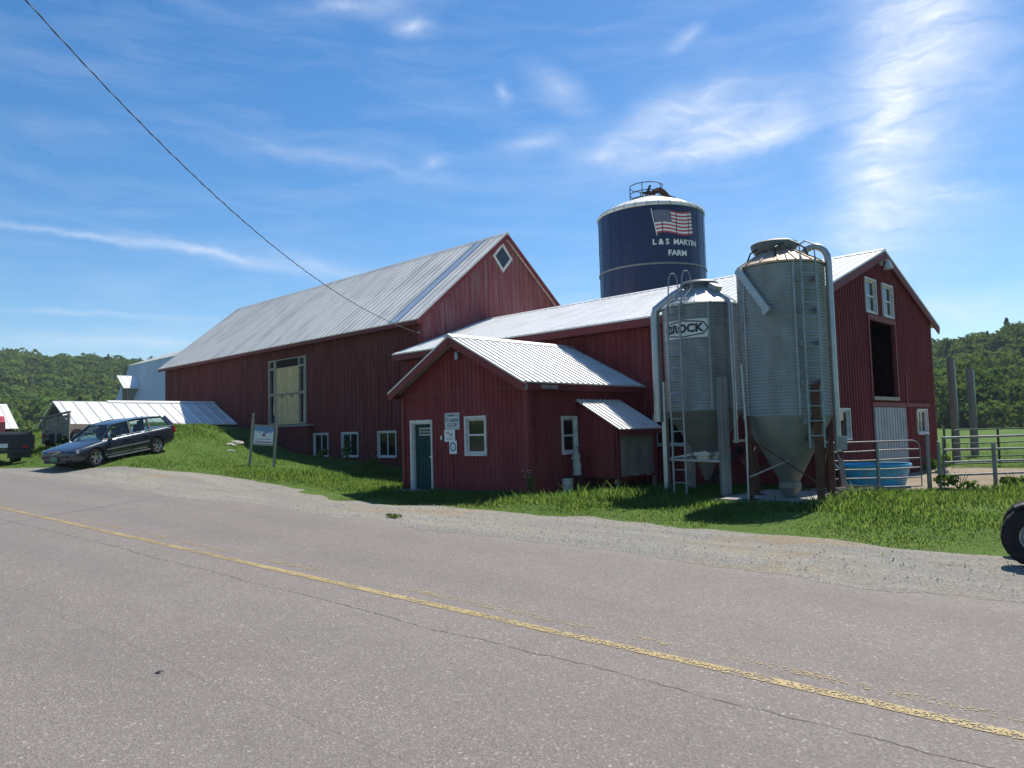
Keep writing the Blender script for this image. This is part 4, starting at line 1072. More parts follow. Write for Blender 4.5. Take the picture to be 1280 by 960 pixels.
g_.lathe([(0.088, 0.0), (0.128, 0.0), (0.128, -0.002), (0.088, -0.002)], (-15.765, SY0-0.0425, 1.325), 28, axis='Y')
for k in range(5):
    a = k*2*math.pi/5+0.3; g_.poly([(-15.765+0.07*math.cos(a+d)*r, SY0-0.0438, 1.325+0.07*math.sin(a+d)*r) for d, r in ((-0.45, .3), (0, 1.0), (0.45, .3))])
g_.build('round_emblem', M['sign_blue'], s3)
# ------------------------------------------------------------------ blue tower silo behind the cow barn
SC, SRAD = V((-24.0, 37.0, 0)), 3.04
PH0 = math.atan2(-SC.y, -SC.x)
silo = thing('tower_silo', 'tall dark blue silo with white rim, painted flag and L & S MARTIN FARM lettering', 'silo', (SC.x, SC.y, 0))
b = MB()
prof = []
for z in (0, 2.7, 5.4, 8.0): prof += [(SRAD, z)]
prof += [(SRAD, 10.60), (SRAD, 11.95), (SRAD, 13.82)]
b.lathe(prof, SC, 96); b.build('tank', M['silo_blue'], silo, smooth=30)
b = MB()
for z in (5.2, 7.9, 10.60): b.lathe([(SRAD, z-0.05), (SRAD+0.05, z-0.045), (SRAD+0.05, z+0.045), (SRAD, z+0.05)], SC, 96)
b.build('band', M['silo_band'], silo, smooth=30)
b = MB()
for z in (9.2, 11.95): b.lathe([(SRAD, z-0.02), (SRAD+0.018, z-0.015), (SRAD+0.018, z+0.015), (SRAD, z+0.02)], SC, 96)
for k in range(24):
    a = k*2*math.pi/24; d = V((math.cos(a), math.sin(a), 0)); b.bar(SC+d*(SRAD+0.006)+V((0, 0, 0.1)), SC+d*(SRAD+0.006)+V((0, 0, 13.8)), 0.05, 0.014, d)
b.build('seam', M['silo_blue'], silo)
b = MB(); b.lathe([(SRAD+0.01, 13.83), (SRAD+0.05, 13.84), (SRAD+0.055, 13.96), (SRAD+0.01, 14.05), (2.2, 14.50), (0.95, 14.98), (0.0, 15.12)], SC, 72)
srf2 = b.build('roof', M['silo_white'], silo, smooth=25)
b = MB()
for k in range(30):
    a = k*2*math.pi/30; d = V((math.cos(a), math.sin(a), 0)); b.bar(SC+d*(SRAD+0.056)+V((0, 0, 13.85)), SC+d*(SRAD+0.060)+V((0, 0, 13.96)), 0.045, 0.02, d); b.bar(SC+d*(SRAD+0.0)+V((0, 0, 14.06)), SC+d*1.0+V((0, 0, 14.99)), 0.045, 0.03)
b.build('roof_rib', M['silo_band'], srf2)
b = MB()
CG = SC+V((-0.20, 0.0, 0))
for z in (15.02, 15.40, 15.85):
    b.tube([CG+V((0.95*math.cos(k*math.pi/20), 0.95*math.sin(k*math.pi/20), z)) for k in range(41)], 0.026 if z > 15.1 else 0.05, 6)
for k in range(5):
    a = PH0-1.5+k*1.2566; b.tube([CG+V((0.95*math.cos(a), 0.95*math.sin(a), 14.9)), CG+V((0.95*math.cos(a), 0.95*math.sin(a), 15.85))], 0.028, 6)
b.build('guard_rail', M['dark_metal'], silo)
# filler spout curling over the roof and its hood, ladder rail down to the rim
rt = V((math.cos(PH0+math.pi/2), math.sin(PH0+math.pi/2), 0)); fr_ = V((math.cos(PH0), math.sin(PH0), 0))
b = MB()
pts = [SC+rt*(0.05+1.42*t)+V((0, 0, 15.25+0.42*math.sin(math.pi*min(1, t*1.2))-0.80*t*t)) for t in np.linspace(0, 1, 14)]
b.tube(pts, [0.15+0.05*i/13 for i in range(14)], 10); b.build('spout', M['rust'], silo, smooth=True)
b = MB()
b.prism([SC+rt*(-0.10)+V((0, 0, 15.30)), SC+rt*(-0.42)+V((0, 0, 15.42)), SC+rt*(-0.16)+V((0, 0, 15.50)), SC+rt*0.02+V((0, 0, 15.86)), SC+rt*0.12+V((0, 0, 15.84)), SC+rt*(-0.02)+V((0, 0, 15.45))], fr_*0.22)
b.tube([SC+V((0, 0, 15.0)), SC+V((0, 0, 15.8))], 0.05, 6)
b.build('filler_hood', M['dark_metal'], silo)
b = MB()
b.tube([SC+rt*0.72+V((0, 0, 15.40)), SC+rt*1.3+V((0, 0, 15.12)), SC+rt*2.55+V((0, 0, 14.42))], 0.03, 6); b.tube([SC+rt*1.55+V((0, 0, 14.98)), SC+rt*1.45+V((0, 0, 14.70))], 0.025, 6)
b.build('ladder_rail', M['dark_metal'], silo)
def on_silo(th, z, d=0.012):
    a = PH0+th; return (SC.x+(SRAD+d)*math.cos(a), SC.y+(SRAD+d)*math.sin(a), z)
FT0, FT1, FZ0, FZ1 = R(6.0), R(48.0), 12.22, 13.50
def flag_pt(u, w, d):
    wv_ = 0.07*math.sin(u*2*math.pi*1.05+0.3)
    return on_silo(FT0+(FT1-FT0)*u-R(3.4)*(w)*(1-0.35*u), FZ0+(FZ1-FZ0)*w+wv_, d)
fr_b, fw_b, fc_b = MB(), MB(), MB()
NC = 30
for s in range(13):
    bb = fr_b if s % 2 == 0 else fw_b
    for c in range(NC):
        u0, u1 = c/NC, (c+1)/NC
        if u1 <= 0.42 and s >= 6: continue
        bb.quad(flag_pt(u0, s/13, .012), flag_pt(u1, s/13, .012), flag_pt(u1, (s+1)/13, .012), flag_pt(u0, (s+1)/13, .012))
for c in range(12):
    u0, u1 = c/12*0.42, (c+1)/12*0.42
    for k in range(4): fc_b.quad(flag_pt(u0, (6+k*1.75)/13, .013), flag_pt(u1, (6+k*1.75)/13, .013), flag_pt(u1, (6+(k+1)*1.75)/13, .013), flag_pt(u0, (6+(k+1)*1.75)/13, .013))
st_b = MB()
for r_ in range(9):
    for c in range(11):
        if (r_+c) % 2: continue
        u, w = (c+1)/12*0.42, (6+(r_+1)*0.70)/13
        pts = []
        for k in range(10):
            rr = 1.0 if k % 2 == 0 else 0.42; a = k*math.pi/5+math.pi/2
            pts.append(flag_pt(u+0.0155*rr*math.cos(a), w+0.030*rr*math.sin(a), .017))
        st_b.poly(pts)
flag = fr_b.build('flag', M['flag_red'], silo)
fw_b.build('white_stripes', M['letter_white'], flag); fc_b.build('canton', M['flag_blue'], flag); st_b.build('stars', M['letter_white'], flag)
pb = MB(); pb.tube([on_silo(FT0-R(4.9), 13.62, .02), on_silo(FT0+R(0.2), 12.12, .02)], 0.022, 6); pb.build('flag_pole', M['letter_white'], flag)
lt = MB()
for txt, th, z, size, sp in  (('L & S  MARTIN', 27.0, 11.76, 0.42, 1.02), ('FARM', 27.5, 11.15, 0.42, 1.08)):
    vs, fs = text_geom(txt, size, 0.012)
    n_ = len(txt)
    lt = MB(); lt.add([on_silo(R(th)+v.x*sp/SRAD*1.0, z+v.y, 0.015) for v in vs], fs); lt.build('lettering', M['letter_white'], silo)

# ------------------------------------------------------------------ feed bins
def feed_bin_shell(root, c, r, z0, z1, zc, rt_, zh, rh, roofmat):
    b = MB(); n = int((z1-z0)/0.068)*6
    prof = [(r+0.015*math.sin(i*2*math.pi/6), z0+(z1-z0)*i/n) for i in range(n+1)]
    b.lathe(prof, c, 72); sh = b.build('shell', M['bin_metal'], root, smooth=60)
    b = MB()
    for k in range(5):
        a = k*2*math.pi/5+0.4; d = V((math.cos(a), math.sin(a), 0)); b.bar(V(c)+d*(r+0.012)+V((0, 0, z0)), V(c)+d*(r+0.012)+V((0, 0, z1)), 0.05, 0.008, d)
    b.build('seam', M['bin_metal'], sh)
    b = MB(); b.lathe([(r+0.03, z1-0.015), (r+0.035, z1+0.02), (rt_, zc)], c, 48); rf_ = b.build('roof', M[roofmat], root, smooth=30)
    b = MB()
    for k in range(16):
        a = k*2*math.pi/16; d = V((math.cos(a), math.sin(a), 0)); b.bar(V(c)+d*(r+0.03)+V((0, 0, z1+0.03)), V(c)+d*rt_+V((0, 0, zc+0.01)), 0.03, 0.03)
    b.build('roof_seam', M[roofmat], rf_)
    b = MB(); b.lathe([(r+0.004, z0+0.02), (r+0.012, z0-0.03), (rh, zh)], c, 48); b.build('hopper', M['bin_cone'], root, smooth=40)
def rot2(c, ph, d, z): return V((c[0]+d*math.cos(ph), c[1]+d*math.sin(ph), z))
def ladder(b, c, ph, d, z0, z1, w=0.36, step=0.30, rr=0.018):
    t = V((-math.sin(ph), math.cos(ph), 0))*w/2
    for s in (-1, 1): b.bar(rot2(c, ph, d, z0)+t*s, rot2(c, ph, d, z1)+t*s, 0.045, 0.02, (math.cos(ph), math.sin(ph), 0))
    z = z0+0.25; rg = []
    while z < z1-0.05:
        rg.append((rot2(c, ph, d, z)-t, rot2(c, ph, d, z)+t)); z += step
    return rg
# the smaller bin with the maker's plate
B1 = (-9.40, 16.55, 0.0); r1 = 0.915; f1 = math.atan2(-B1[1], -B1[0])
bin1 = thing('feed_bin', 'shorter galvanized feed bin with BROCK plate and thick elbowed pipe on its side', 'feed bin', (B1[0], B1[1], 0.08), 'corrugated feed bins by the cow barn')
feed_bin_shell(bin1, B1, r1, 2.10, 4.62, 5.10, 0.33, 1.07, 0.27, 'bin_roof')
b = MB(); b.lathe([(0.34, 5.04), (0.37, 5.10), (0.37, 5.16), (0.46, 5.17), (0.46, 5.22), (0.40, 5.27), (0.0, 5.31)], B1, 32); b.build('lid', M['lid_steel'], bin1, smooth=30)
b = MB(); b.lathe([(0.27, 1.09), (0.42, 1.09), (0.42, 1.00), (0.32, 0.99), (0.32, 0.86), (0.22, 0.84)], B1, 28); b.build('collar', M['galv_pipe'], bin1, smooth=30)
b = MB(); b.lathe([(0.22, 0.84), (0.20, 0.74), (0.06, 0.40), (0.0, 0.39)], B1, 16); b.build('boot', M['bin_cone'], bin1, smooth=30)
for a, ztop in ((f1+R(24.5), 2.84), (f1+R(24.5+128), 2.84), (f1+R(-103), 2.84), (f1+R(205), 2.4)):
    b = MB(); d = V((math.cos(a), math.sin(a), 0)); t = V((-d.y, d.x, 0))
    p, q = rot2(B1, a, r1+0.075, 0.02), rot2(B1, a, r1+0.075, ztop)
    b.bar(p+d*0.045, q+d*0.045, 0.23, 0.012, d)
    for s in (-1, 1): b.bar(p+t*s*0.115, q+t*s*0.115, 0.012, 0.095, d); b.bar(p+t*s*0.04+d*0.06, q+t*s*0.04+d*0.06, 0.03, 0.02, d)
    b.build('leg', M['galv_pipe'], bin1)
    b = MB(); b.box(p.x-0.12, p.x+0.12, p.y-0.12, p.y+0.12, 0.0, 0.10); b.build('footing', M['concrete'], bin1)
b = MB()
for a0, a1 in ((f1+R(24.5), f1+R(-103)), (f1+R(24.5), f1+R(152.5)), (f1+R(152.5), f1+R(205)), (f1+R(205), f1+R(257))):
    b.bar(rot2(B1, a0, r1+0.05, 0.88), rot2(B1, a1, r1+0.05, 0.90), 0.05, 0.05)
b.bar(rot2(B1, f1+R(-103), r1+0.05, 0.92), rot2(B1, f1, 0.45, 1.1), 0.04, 0.04)
b.build('brace', M['galv_pipe'], bin1)
b = MB(); ph = f1-R(36); rg = ladder(b, B1, ph, r1+0.14, 0.15, 4.60)
t = V((-math.sin(ph), math.cos(ph), 0))*0.18
for s in (-1, 1): b.bar(rot2(B1, ph, r1+0.14, 4.60)+t*s, rot2(B1, ph, 0.42, 5.14)+t*s*0.9, 0.04, 0.02, (0, 0, 1))
for k in range(1, 4): b.bar(rot2(B1, ph, r1+0.14-0.16*k, 4.60+0.12*k)-t, rot2(B1, ph, r1+0.14-0.16*k, 4.60+0.12*k)+t, 0.022, 0.022)
for z in (2.3, 3.4, 4.4):
    for s in (-1, 1): b.bar(rot2(B1, ph, r1, z)+t*s, rot2(B1, ph, r1+0.14, z)+t*s, 0.03, 0.02)
ldo = b.build('ladder', M['dull_steel'], bin1)
b = MB()
for p, q in rg: b = MB(); b.tube([p, q], 0.014, 6); b.build('rung', M['galv_pipe'], ldo)
b = MB()
for s in (-1, 1):
    o = t*s*1.1
    b.tube([rot2(B1, ph, r1+0.10, 4.3)+o, rot2(B1, ph, r1+0.02, 5.28)+o, rot2(B1, ph, r1-0.06, 5.42)+o, rot2(B1, ph, r1-0.20, 5.44)+o, rot2(B1, ph, r1-0.30, 5.34)+o, rot2(B1, ph, r1-0.36, 4.98)+o], 0.016, 6)
b.build('hand_rail', M['dull_steel'], bin1)
b = MB(); a = f1-R(97)
b.tube([rot2(B1, a, r1+0.20, 1.85), rot2(B1, a, r1+0.20, 4.50), rot2(B1, a, r1+0.17, 4.66), rot2(B1, a, 0.62, 4.99), rot2(B1, a, 0.40, 5.10)], 0.115, 14)
b.build('fill_pipe', M['galv_pipe'], bin1, smooth=50)
b = MB(); a = f1+R(43)
b.tube([rot2(B1, a, r1+0.09, 1.30), rot2(B1, a, r1+0.09, 4.52), rot2(B1, a, r1+0.04, 4.68), rot2(B1, a, 0.48, 5.02)], 0.055, 10)
b.bar(rot2(B1, a, 0.66, 4.98), rot2(B1, a, 0.40, 5.12), 0.20, 0.14)
b.build('vent_pipe', M['galv_pipe'], bin1, smooth=50)
def on_bin(c, r, ph0, u, z, d): a = ph0+u/r; return (c[0]+(r+d)*math.cos(a), c[1]+(r+d)*math.sin(a), z)
pc = f1-R(26); PW, PZ0, PZ1 = 0.62, 3.80, 4.24
b = MB()
for i in range(24):
    u0, u1 = -PW+2*PW*i/24, -PW+2*PW*(i+1)/24
    b.quad(on_bin(B1, r1, pc, u0, PZ0, .016), on_bin(B1, r1, pc, u1, PZ0, .016), on_bin(B1, r1, pc, u1, PZ1, .016), on_bin(B1, r1, pc, u0, PZ1, .016))
pl = b.build('name_plate', M['white_sign'], bin1)
b = MB()
hexo = [(-0.58, 4.02), (-0.47, 4.16), (0, 4.215), (0.47, 4.16), (0.58, 4.02), (0.47, 3.885), (0, 3.83), (-0.47, 3.885)]
for (u0, z0), (u1, z1) in zip(hexo, hexo[1:]+hexo[:1]):
    for k in range(5):
        ua, ub, za, zb = lerp(u0, u1, k/5), lerp(u0, u1, (k+1)/5), lerp(z0, z1, k/5), lerp(z0, z1, (k+1)/5)
        L = math.hypot(u1-u0, z1-z0); nx_, nz_ = -(z1-z0)/L*0.014, (u1-u0)/L*0.014
        b.quad(on_bin(B1, r1, pc, ua-nx_, za-nz_, .019), on_bin(B1, r1, pc, ub-nx_, zb-nz_, .019), on_bin(B1, r1, pc, ub+nx_, zb+nz_, .019), on_bin(B1, r1, pc, ua+nx_, za+nz_, .019))
vs, fs = text_geom('BROCK', 0.27, 0.012)
b.add([on_bin(B1, r1, pc, v.x*1.02, 4.02+v.y, 0.020) for v in vs], fs)
b.build('lettering', M['dark_metal'], pl)

# the taller bin with the rusty cone
B2 = (-7.05, 15.90, 0.0); r2 = 0.905; f2 = math.atan2(-B2[1], -B2[0])
bin2 = thing('feed_bin', 'taller feed bin with rust stained cone top, gooseneck pipe and rusty steel legs', 'feed bin', (B2[0], B2[1], 0.12), 'corrugated feed bins by the cow barn')
feed_bin_shell(bin2, B2, r2, 1.88, 5.10, 5.46, 0.38, 0.47, 0.20, 'rusty_roof')
b = MB(); b.lathe([(0.30, 5.40), (0.42, 5.46), (0.49, 5.58), (0.50, 5.66), (0.40, 5.71), (0.0, 5.74)], (B2[0]-0.08, B2[1]-0.02, 0), 28); b.build('lid', M['lid_steel'], bin2, smooth=30)
b = MB()
for k in range(3): a = f2-1.2+k*1.1; b.tube([rot2(B2, a, 0.72, 5.22), rot2(B2, a, 0.62, 5.46), rot2(B2, a+0.5, 0.40, 5.62), rot2(B2, a+1.2, 0.40, 5.60)], 0.02, 6)
b.build('lid_rod', M['dark_metal'], bin2)
b = MB(); b.lathe([(0.20, 0.48), (0.23, 0.46), (0.24, 0.34), (0.15, 0.20), (0.13, 0.14), (0.0, 0.13)], B2, 20); b.build('boot', M['bin_cone'], bin2, smooth=30)
fcd = V((math.cos(f2), math.sin(f2), 0)); frt = V((-fcd.y, fcd.x, 0))
legs2 = [(0.62*0.95, 0.72, 2.52), (-0.78, 0.66, 1.9), (0.86, -0.42, 1.9), (-0.70, -0.62, 1.9)]
LP = []
for i, (u, w, zt) in enumerate(legs2):
    p = V(B2)+frt*u+fcd*w; LP.append(p)
    b = MB(); b.ibeam((p.x, p.y, 0.10), (p.x, p.y, zt), 0.15 if i == 0 else 0.12, 0.15 if i == 0 else 0.12, 0.02, fcd); b.obox((p.x, p.y, 0.135), (0.13, 0, 0), (0, 0.13, 0), (0, 0, 0.012))
    b.build('leg', M['rust'], bin2)
for (i, za, j, zb) in ((1, 1.45, 0, 0.45), (0, 1.50, 3, 0.65), (0, 1.1, 2, 1.4), (1, 0.62, 3, 1.3), (2, 1.6, 0, 0.5)):
    b = MB(); b.bar(LP[i]+V((0, 0, za))+fcd*0.05, LP[j]+V((0, 0, zb))+fcd*0.05, 0.06, 0.03); b.build('brace', M['rust'], bin2)
b = MB(); b.bar(LP[1]+V((0, 0, 0.62))+fcd*0.12, V(B2)+V((0, 0, 0.95))+fcd*0.60, 0.035, 0.035); b.build('pale_brace', M['pale_wood'], bin2); b = MB(); b.bar(LP[1]-frt*0.32+V((0, 0, 1.38)), LP[1]+V((0, 0, 1.38))+frt*0.05, 0.05, 0.05); b.build('pale_brace', M['pale_wood'], bin2)
b = MB(); p = LP[1]-frt*0.05+fcd*0.10; b.tube([(p.x, p.y, 0.10), (p.x+0.02, p.y, 1.6), (p.x-0.02, p.y, 3.0)], 0.022, 8); b.build('conduit', M['galv_pipe'], bin2)
b = MB(); ph = f2+R(33); rg = ladder(b, B2, ph, r2+0.13, 1.2, 5.15, 0.34, 0.305)
t = V((-math.sin(ph), math.cos(ph), 0))*0.17
for s in (-1, 1): b.tube([rot2(B2, ph, r2+0.13, 5.15)+t*s, rot2(B2, ph, r2+0.10, 5.42)+t*s, rot2(B2, ph, r2-0.18, 5.56)+t*s, rot2(B2, ph, 0.5, 5.50)+t*s*.8], 0.014, 6)
ldo = b.build('ladder', M['dull_steel'], bin2)
b = MB()
for p, q in rg: b = MB(); b.tube([p, q], 0.013, 6); b.build('rung', M['galv_pipe'], ldo)
b = MB()
for z in (1.75, 2.55, 3.35, 4.05, 4.7):
    for s in (-1, 1): b.obox(rot2(B2, ph, r2+0.06, z)+t*s*1.15, t*0.22, V((math.cos(ph), math.sin(ph), 0))*0.055, V((0, 0, 0.06)))
b.build('bracket', M['dull_steel'], ldo)
b = MB(); a = f2+R(80)
pts = [rot2(B2, a, r2+0.10, 1.10), rot2(B2, a, r2+0.10, 5.12)]
for k in range(1, 9):
    th = math.pi*k/9; pts.append(rot2(B2, a, r2+0.10-0.28*(1-math.cos(th)), 5.16+0.34*math.sin(th)))
pts.append(rot2(B2, a, 0.42, 5.10+0.26))
b.tube(pts, 0.072, 12); b.build('gooseneck_pipe', M['galv_pipe'], bin2, smooth=50)
b = MB(); c = rot2(B2, a, r2+0.18, 1.28); b.obox(c, frt*0.09, fcd*0.06, V((0, 0, 0.14))); b.obox(c+fcd*0.062, frt*0.03, fcd*0.02, V((0, 0, 0.03))); b.build('switch_box', M['dull_steel'], bin2)
b = MB(); p, q = rot2(B2, f2-R(56), r2+0.10, 5.06), rot2(B2, f2-R(13), r2+0.15, 4.02)
d = (q-p).normalized(); n_ = V((math.cos(f2-R(35)), math.sin(f2-R(35)), 0)); b.bar(p, q, 0.15, 0.09, n_); b.bar(q-d*0.12+n_*0.05, q+n_*0.05, 0.19, 0.06, n_); b.build('chute', M['galv_pipe'], bin2)

def auger(label, p, q, r, mat):
    b = MB(); b.tube([p, q], r, 12); d = (V(q)-V(p)).normalized(); b.bar(V(p)-d*0.02, V(p)+d*0.28, r*3.0, r*2.6); b.bar(V(q)-d*0.10, V(q)+d*0.02, r*2.6, r*2.6)
    tag(b.build('feed_auger', M[mat], smooth=40), label, 'auger', 'augers feeding the barn')
auger('dark red feed auger tube slanting up behind the two bins into the barn wall', (-8.95, 17.45, 0.75), (-7.75, 18.90, 2.15), 0.085, 'red_trim')
auger('dull steel auger tube running low from the shorter bin to the barn wall', (-9.38, 16.72, 0.40), (-9.75, 18.95, 1.05), 0.06, 'dark_metal')
auger('rusty auger tube running low from the taller bin towards the barn', (-7.12, 16.10, 0.26), (-8.15, 18.95, 0.95), 0.06, 'rust')
# ------------------------------------------------------------------ scrap and pipes beside the taller bin
def leaner(name, label, cat, p, q, w, h, mat, group=None):
    b = MB(); b.bar(p, q, w, h); o = b.build(name, M[mat]); return tag(o, label, cat, group)
leaner('scrap_plank', 'old dark plank standing upright behind the taller bin beside the gate', 'plank', (-6.50, 17.25, 0.08), (-6.42, 17.30, 1.75), 0.10, 0.05, 'rust')
leaner('scrap_plank', 'bent brown board leaning at the gate end with a crooked top', 'plank', (-6.28, 17.00, 0.08), (-6.55, 17.38, 1.30), 0.11, 0.04, 'grey_wood')
leaner('scrap_pipe', 'bright steel pipe slanting between rusty bin leg and gate post', 'pipe', (-6.20, 16.30, 0.80), (-6.55, 17.45, 0.62), 0.035, 0.035, 'galv_pipe')
leaner('scrap_board', 'grey board lying on the ground in front of the stick pile', 'board', (-5.95, 15.75, 0.11), (-6.15, 16.55, 0.17), 0.12, 0.03, 'grey_wood')
sp = MB()
for k in range(16):
    a = random.uniform(-0.6, 0.6)+0.9; L = random.uniform(0.35, 0.75); c = V((-5.95+random.uniform(-0.25, 0.25), 16.75+random.uniform(-0.3, 0.3), 0.14+0.012*k))
    d = V((math.cos(a), math.sin(a), random.uniform(-0.12, 0.12)))*L/2; sp.tube([c-d, c+d*0.3+V((0, 0, .02)), c+d], [0.025, 0.022, 0.014], 6)
tag(sp.build('stick_pile', M['old_wood']), 'low heap of brown sticks on the ground at the gate corner', 'sticks')['kind'] = 'stuff'

# ------------------------------------------------------------------ gates and fences
def tube_gate(name, label, cat, p, q, z0, z1, n, mat, corner=(True, True), stays=1, r=0.021, group=None, mid_mat=None):
    p, q = V(p), V(q); U = (q-p); L = U.length; U.normalize(); Z = V((0, 0, 1))
    g = thing(name, label, cat, (p.x, p.y, p.z), group)
    b = MB(); rc_ = 0.20
    pts = [p+Z*z0]
    pts += [p+Z*(z1-rc_)]+[p+U*(rc_*(1-math.cos(a)))+Z*(z1-rc_+rc_*math.sin(a)) for a in np.linspace(0.2, 1.57, 6)] if corner[0] else [p+Z*z1]
    pts += [q-U*(rc_*(1-math.sin(a)))+Z*(z1-rc_+rc_*math.cos(a)) for a in np.linspace(0, 1.37, 6)]+[q+Z*(z1-rc_)] if corner[1] else [q+Z*z1]
    pts += [q+Z*z0, p+Z*z0]
    b.tube(pts, r, 8); b.build('frame', M[mat], g, smooth=50)
    for k in range(1, n-1):
        z = lerp(z0, z1, k/(n-1)); bb = MB()
        m_ = [p+U*L*t+Z*(z+0.012*math.sin(t*5+k)) for t in np.linspace(0.0, 1, 6)]
        bb.tube(m_, r*0.9, 8); bb.build('rail', M[mat], g, smooth=50)
    for k in range(stays):
        t = (k+1)/(stays+1); bb = MB(); bb.bar(p+U*L*t+Z*(z0-0.01), p+U*L*t+Z*(z1-0.0), 0.05, 0.052, U); bb.build('stay', M[mid_mat or mat], g)
    return g
tube_gate('tube_gate', 'grey tubular steel gate closed in front of the blue water tub', 'gate', (-6.78, 17.72, 0.08), (-5.42, 19.38, 0.08), 0.10, 1.16, 6, 'gate_steel', (False, True), 1, 0.018)
def post(label, x, y, z, h, r, mat, cap=True, name='gate_post', grp=None):
    b = MB(); b.lathe([(r, z-0.2), (r, z+h-0.02), (r*1.02, z+h-0.02), (r*0.6, z+h+0.02), (0, z+h+0.03)], (x, y, 0), 12)
    return tag(b.build(name, M[mat], smooth=40), label, 'post', grp)
post('round grey steel post that the tub gate closes against', -5.30, 19.54, 0.08, 1.30, 0.050, 'gate_steel')
post('thinner grey post right beside the round gate post, holding the rail fence', -5.12, 19.72, 0.08, 1.10, 0.036, 'gate_steel')
b = MB(); b.ibeam((-6.86, 17.60, 0.0), (-6.84, 17.60, 1.30), 0.11, 0.11, 0.018, (1, 0, 0)); tag(b.build('gate_post', M['rust']), 'rusty steel post carrying the hinge end of the tub gate', 'post')
tube_gate('rail_fence', 'grey four rail steel fence panel right of the round gate post', 'fence', (-5.05, 19.85, 0.08), (-1.55, 24.0, 0.08), 0.32, 1.20, 4, 'gate_steel', (False, False), 0, 0.026)
b = MB(); b.bar((-4.22, 20.80, 0.0), (-4.22, 20.80, 1.12), 0.08, 0.08); tag(b.build('fence_post', M['gate_steel']), 'square steel post standing in the middle of the grey rail fence', 'post')
tube_gate('field_gate', 'dark green tubular gate with rounded corners at the pasture edge', 'gate', (-7.02, 28.75, 0.05), (-4.85, 31.3, 0.05), 0.15, 1.30, 6, 'gate_green', (True, True), 1, 0.022, mid_mat='dark_metal')
tube_gate('field_gate', 'second dark green gate further right along the pasture edge, mostly out of frame', 'gate', (-4.70, 31.45, 0.05), (-2.4, 34.0, 0.05), 0.15, 1.25, 6, 'gate_green', (True, True), 1, 0.022, mid_mat='dark_metal')
post('slim dark post at the barn end of the pasture gate', -7.22, 28.62, 0.05, 1.35, 0.035, 'gate_green')
# bare poles in the pasture
for x, y, h, r, lab in ((-7.95, 33.0, 4.15, 0.135, 'bare wooden pole in the pasture, nearer the barn, with pale pipe alongside'), (-8.45, 38.1, 4.0, 0.155, 'thicker bare wooden pole further back in the pasture')):
    t_ = thing('wooden_pole', lab, 'pole', (x, y, 0.05))
    b = MB(); b.tube([(x, y, -0.3), (x+0.02, y, 1.5), (x-0.02, y+0.01, h-0.04), (x-0.02, y+0.01, h)], [r*1.08, r, r*0.9, r*0.8], 14); b.build('pole', M['old_wood'], t_, smooth=50)
    b = MB(); b.tube([(x+r*0.72, y+r*0.72, 0), (x+r*0.72, y+r*0.72, h*0.97)], 0.04, 8); b.build('pipe', M['galv_pipe'], t_, smooth=50)

# ------------------------------------------------------------------ stock tank
TC = (-6.62, 19.78, 0.10)
tub = thing('stock_tank', 'round bright blue plastic water tub with muddy lower side behind the gate', 'water tub', TC)
def oval(prof, n=48):
    b = MB(); vs = []
    for r, z in prof:
        for k in range(n):
            a = 2*math.pi*k/n; x, y = r*0.88*math.cos(a), r*0.74*math.sin(a); c, s = math.cos(0.75), math.sin(0.75)
            vs.append((TC[0]+x*c-y*s, TC[1]+x*s+y*c, TC[2]+z))
    b.add(vs, [(i*n+k, i*n+(k+1) % n, (i+1)*n+(k+1) % n, (i+1)*n+k) for i in range(len(prof)-1) for k in range(n)]); return b
oval([(0.80, 0.0), (0.83, 0.06), (0.90, 0.30), (0.95, 0.47), (1.0, 0.48), (1.02, 0.53), (1.0, 0.565), (0.95, 0.56), (0.92, 0.50), (0.84, 0.10), (0.0, 0.08)]).build('tub', M['tub_blue'], tub, smooth=35)
oval([(0.90, 0.40), (0.0, 0.40)]).build('water', M['water'], tub)

# ------------------------------------------------------------------ statue, bucket and stand by the milk house
SX, SY, SZ = -12.52, 15.38, terrain(-12.52, 15.38)
std = thing('plant_stand', 'small dark metal stand under the white statue', 'stand', (SX, SY, SZ))
b = MB(); b.box(SX-0.17, SX+0.17, SY-0.17, SY+0.17, SZ+0.40, SZ+0.44); b.build('top', M['dark_metal'], std)
for i in (-1, 1):
    for j in (-1, 1):
        b = MB(); b.bar((SX+0.15*i, SY+0.15*j, SZ-0.02), (SX+0.14*i, SY+0.14*j, SZ+0.398), 0.025, 0.025); b.build('leg', M['dark_metal'], std)
b = MB(); b.box(SX-0.13, SX+0.13, SY-0.13, SY+0.13, SZ+0.16, SZ+0.18); b.build('shelf', M['dark_metal'], std)
stt = thing('garden_statue', 'weathered white statue of a robed figure standing by the milk house wall', 'statue', (SX, SY, SZ+0.44))
b = MB(); n = 20; prof = [(0.125, 0), (0.13, 0.05), (0.105, 0.07), (0.10, 0.10), (0.12, 0.20), (0.115, 0.32), (0.085, 0.40), (0.095, 0.47), (0.10, 0.53), (0.075, 0.58), (0.035, 0.61)]
for i, (r_, z) in enumerate(prof):
    for k in range(n):
        a = 2*math.pi*k/n; w = 1+0.07*math.sin(a*7+z*3)*(1 if z < 0.45 else 0.2)
        b.v.append((SX+r_*w*math.cos(a)*1.0+0.012*math.sin(z*9), SY+r_*w*math.sin(a)*0.82, SZ+0.442+z))
b.f = [(i*n+k, i*n+(k+1) % n, (i+1)*n+(k+1) % n, (i+1)*n+k) for i in range(len(prof)-1) for k in range(n)]; b.f.append(tuple(range(n))[::-1]); b.mi = [0]*len(b.f)
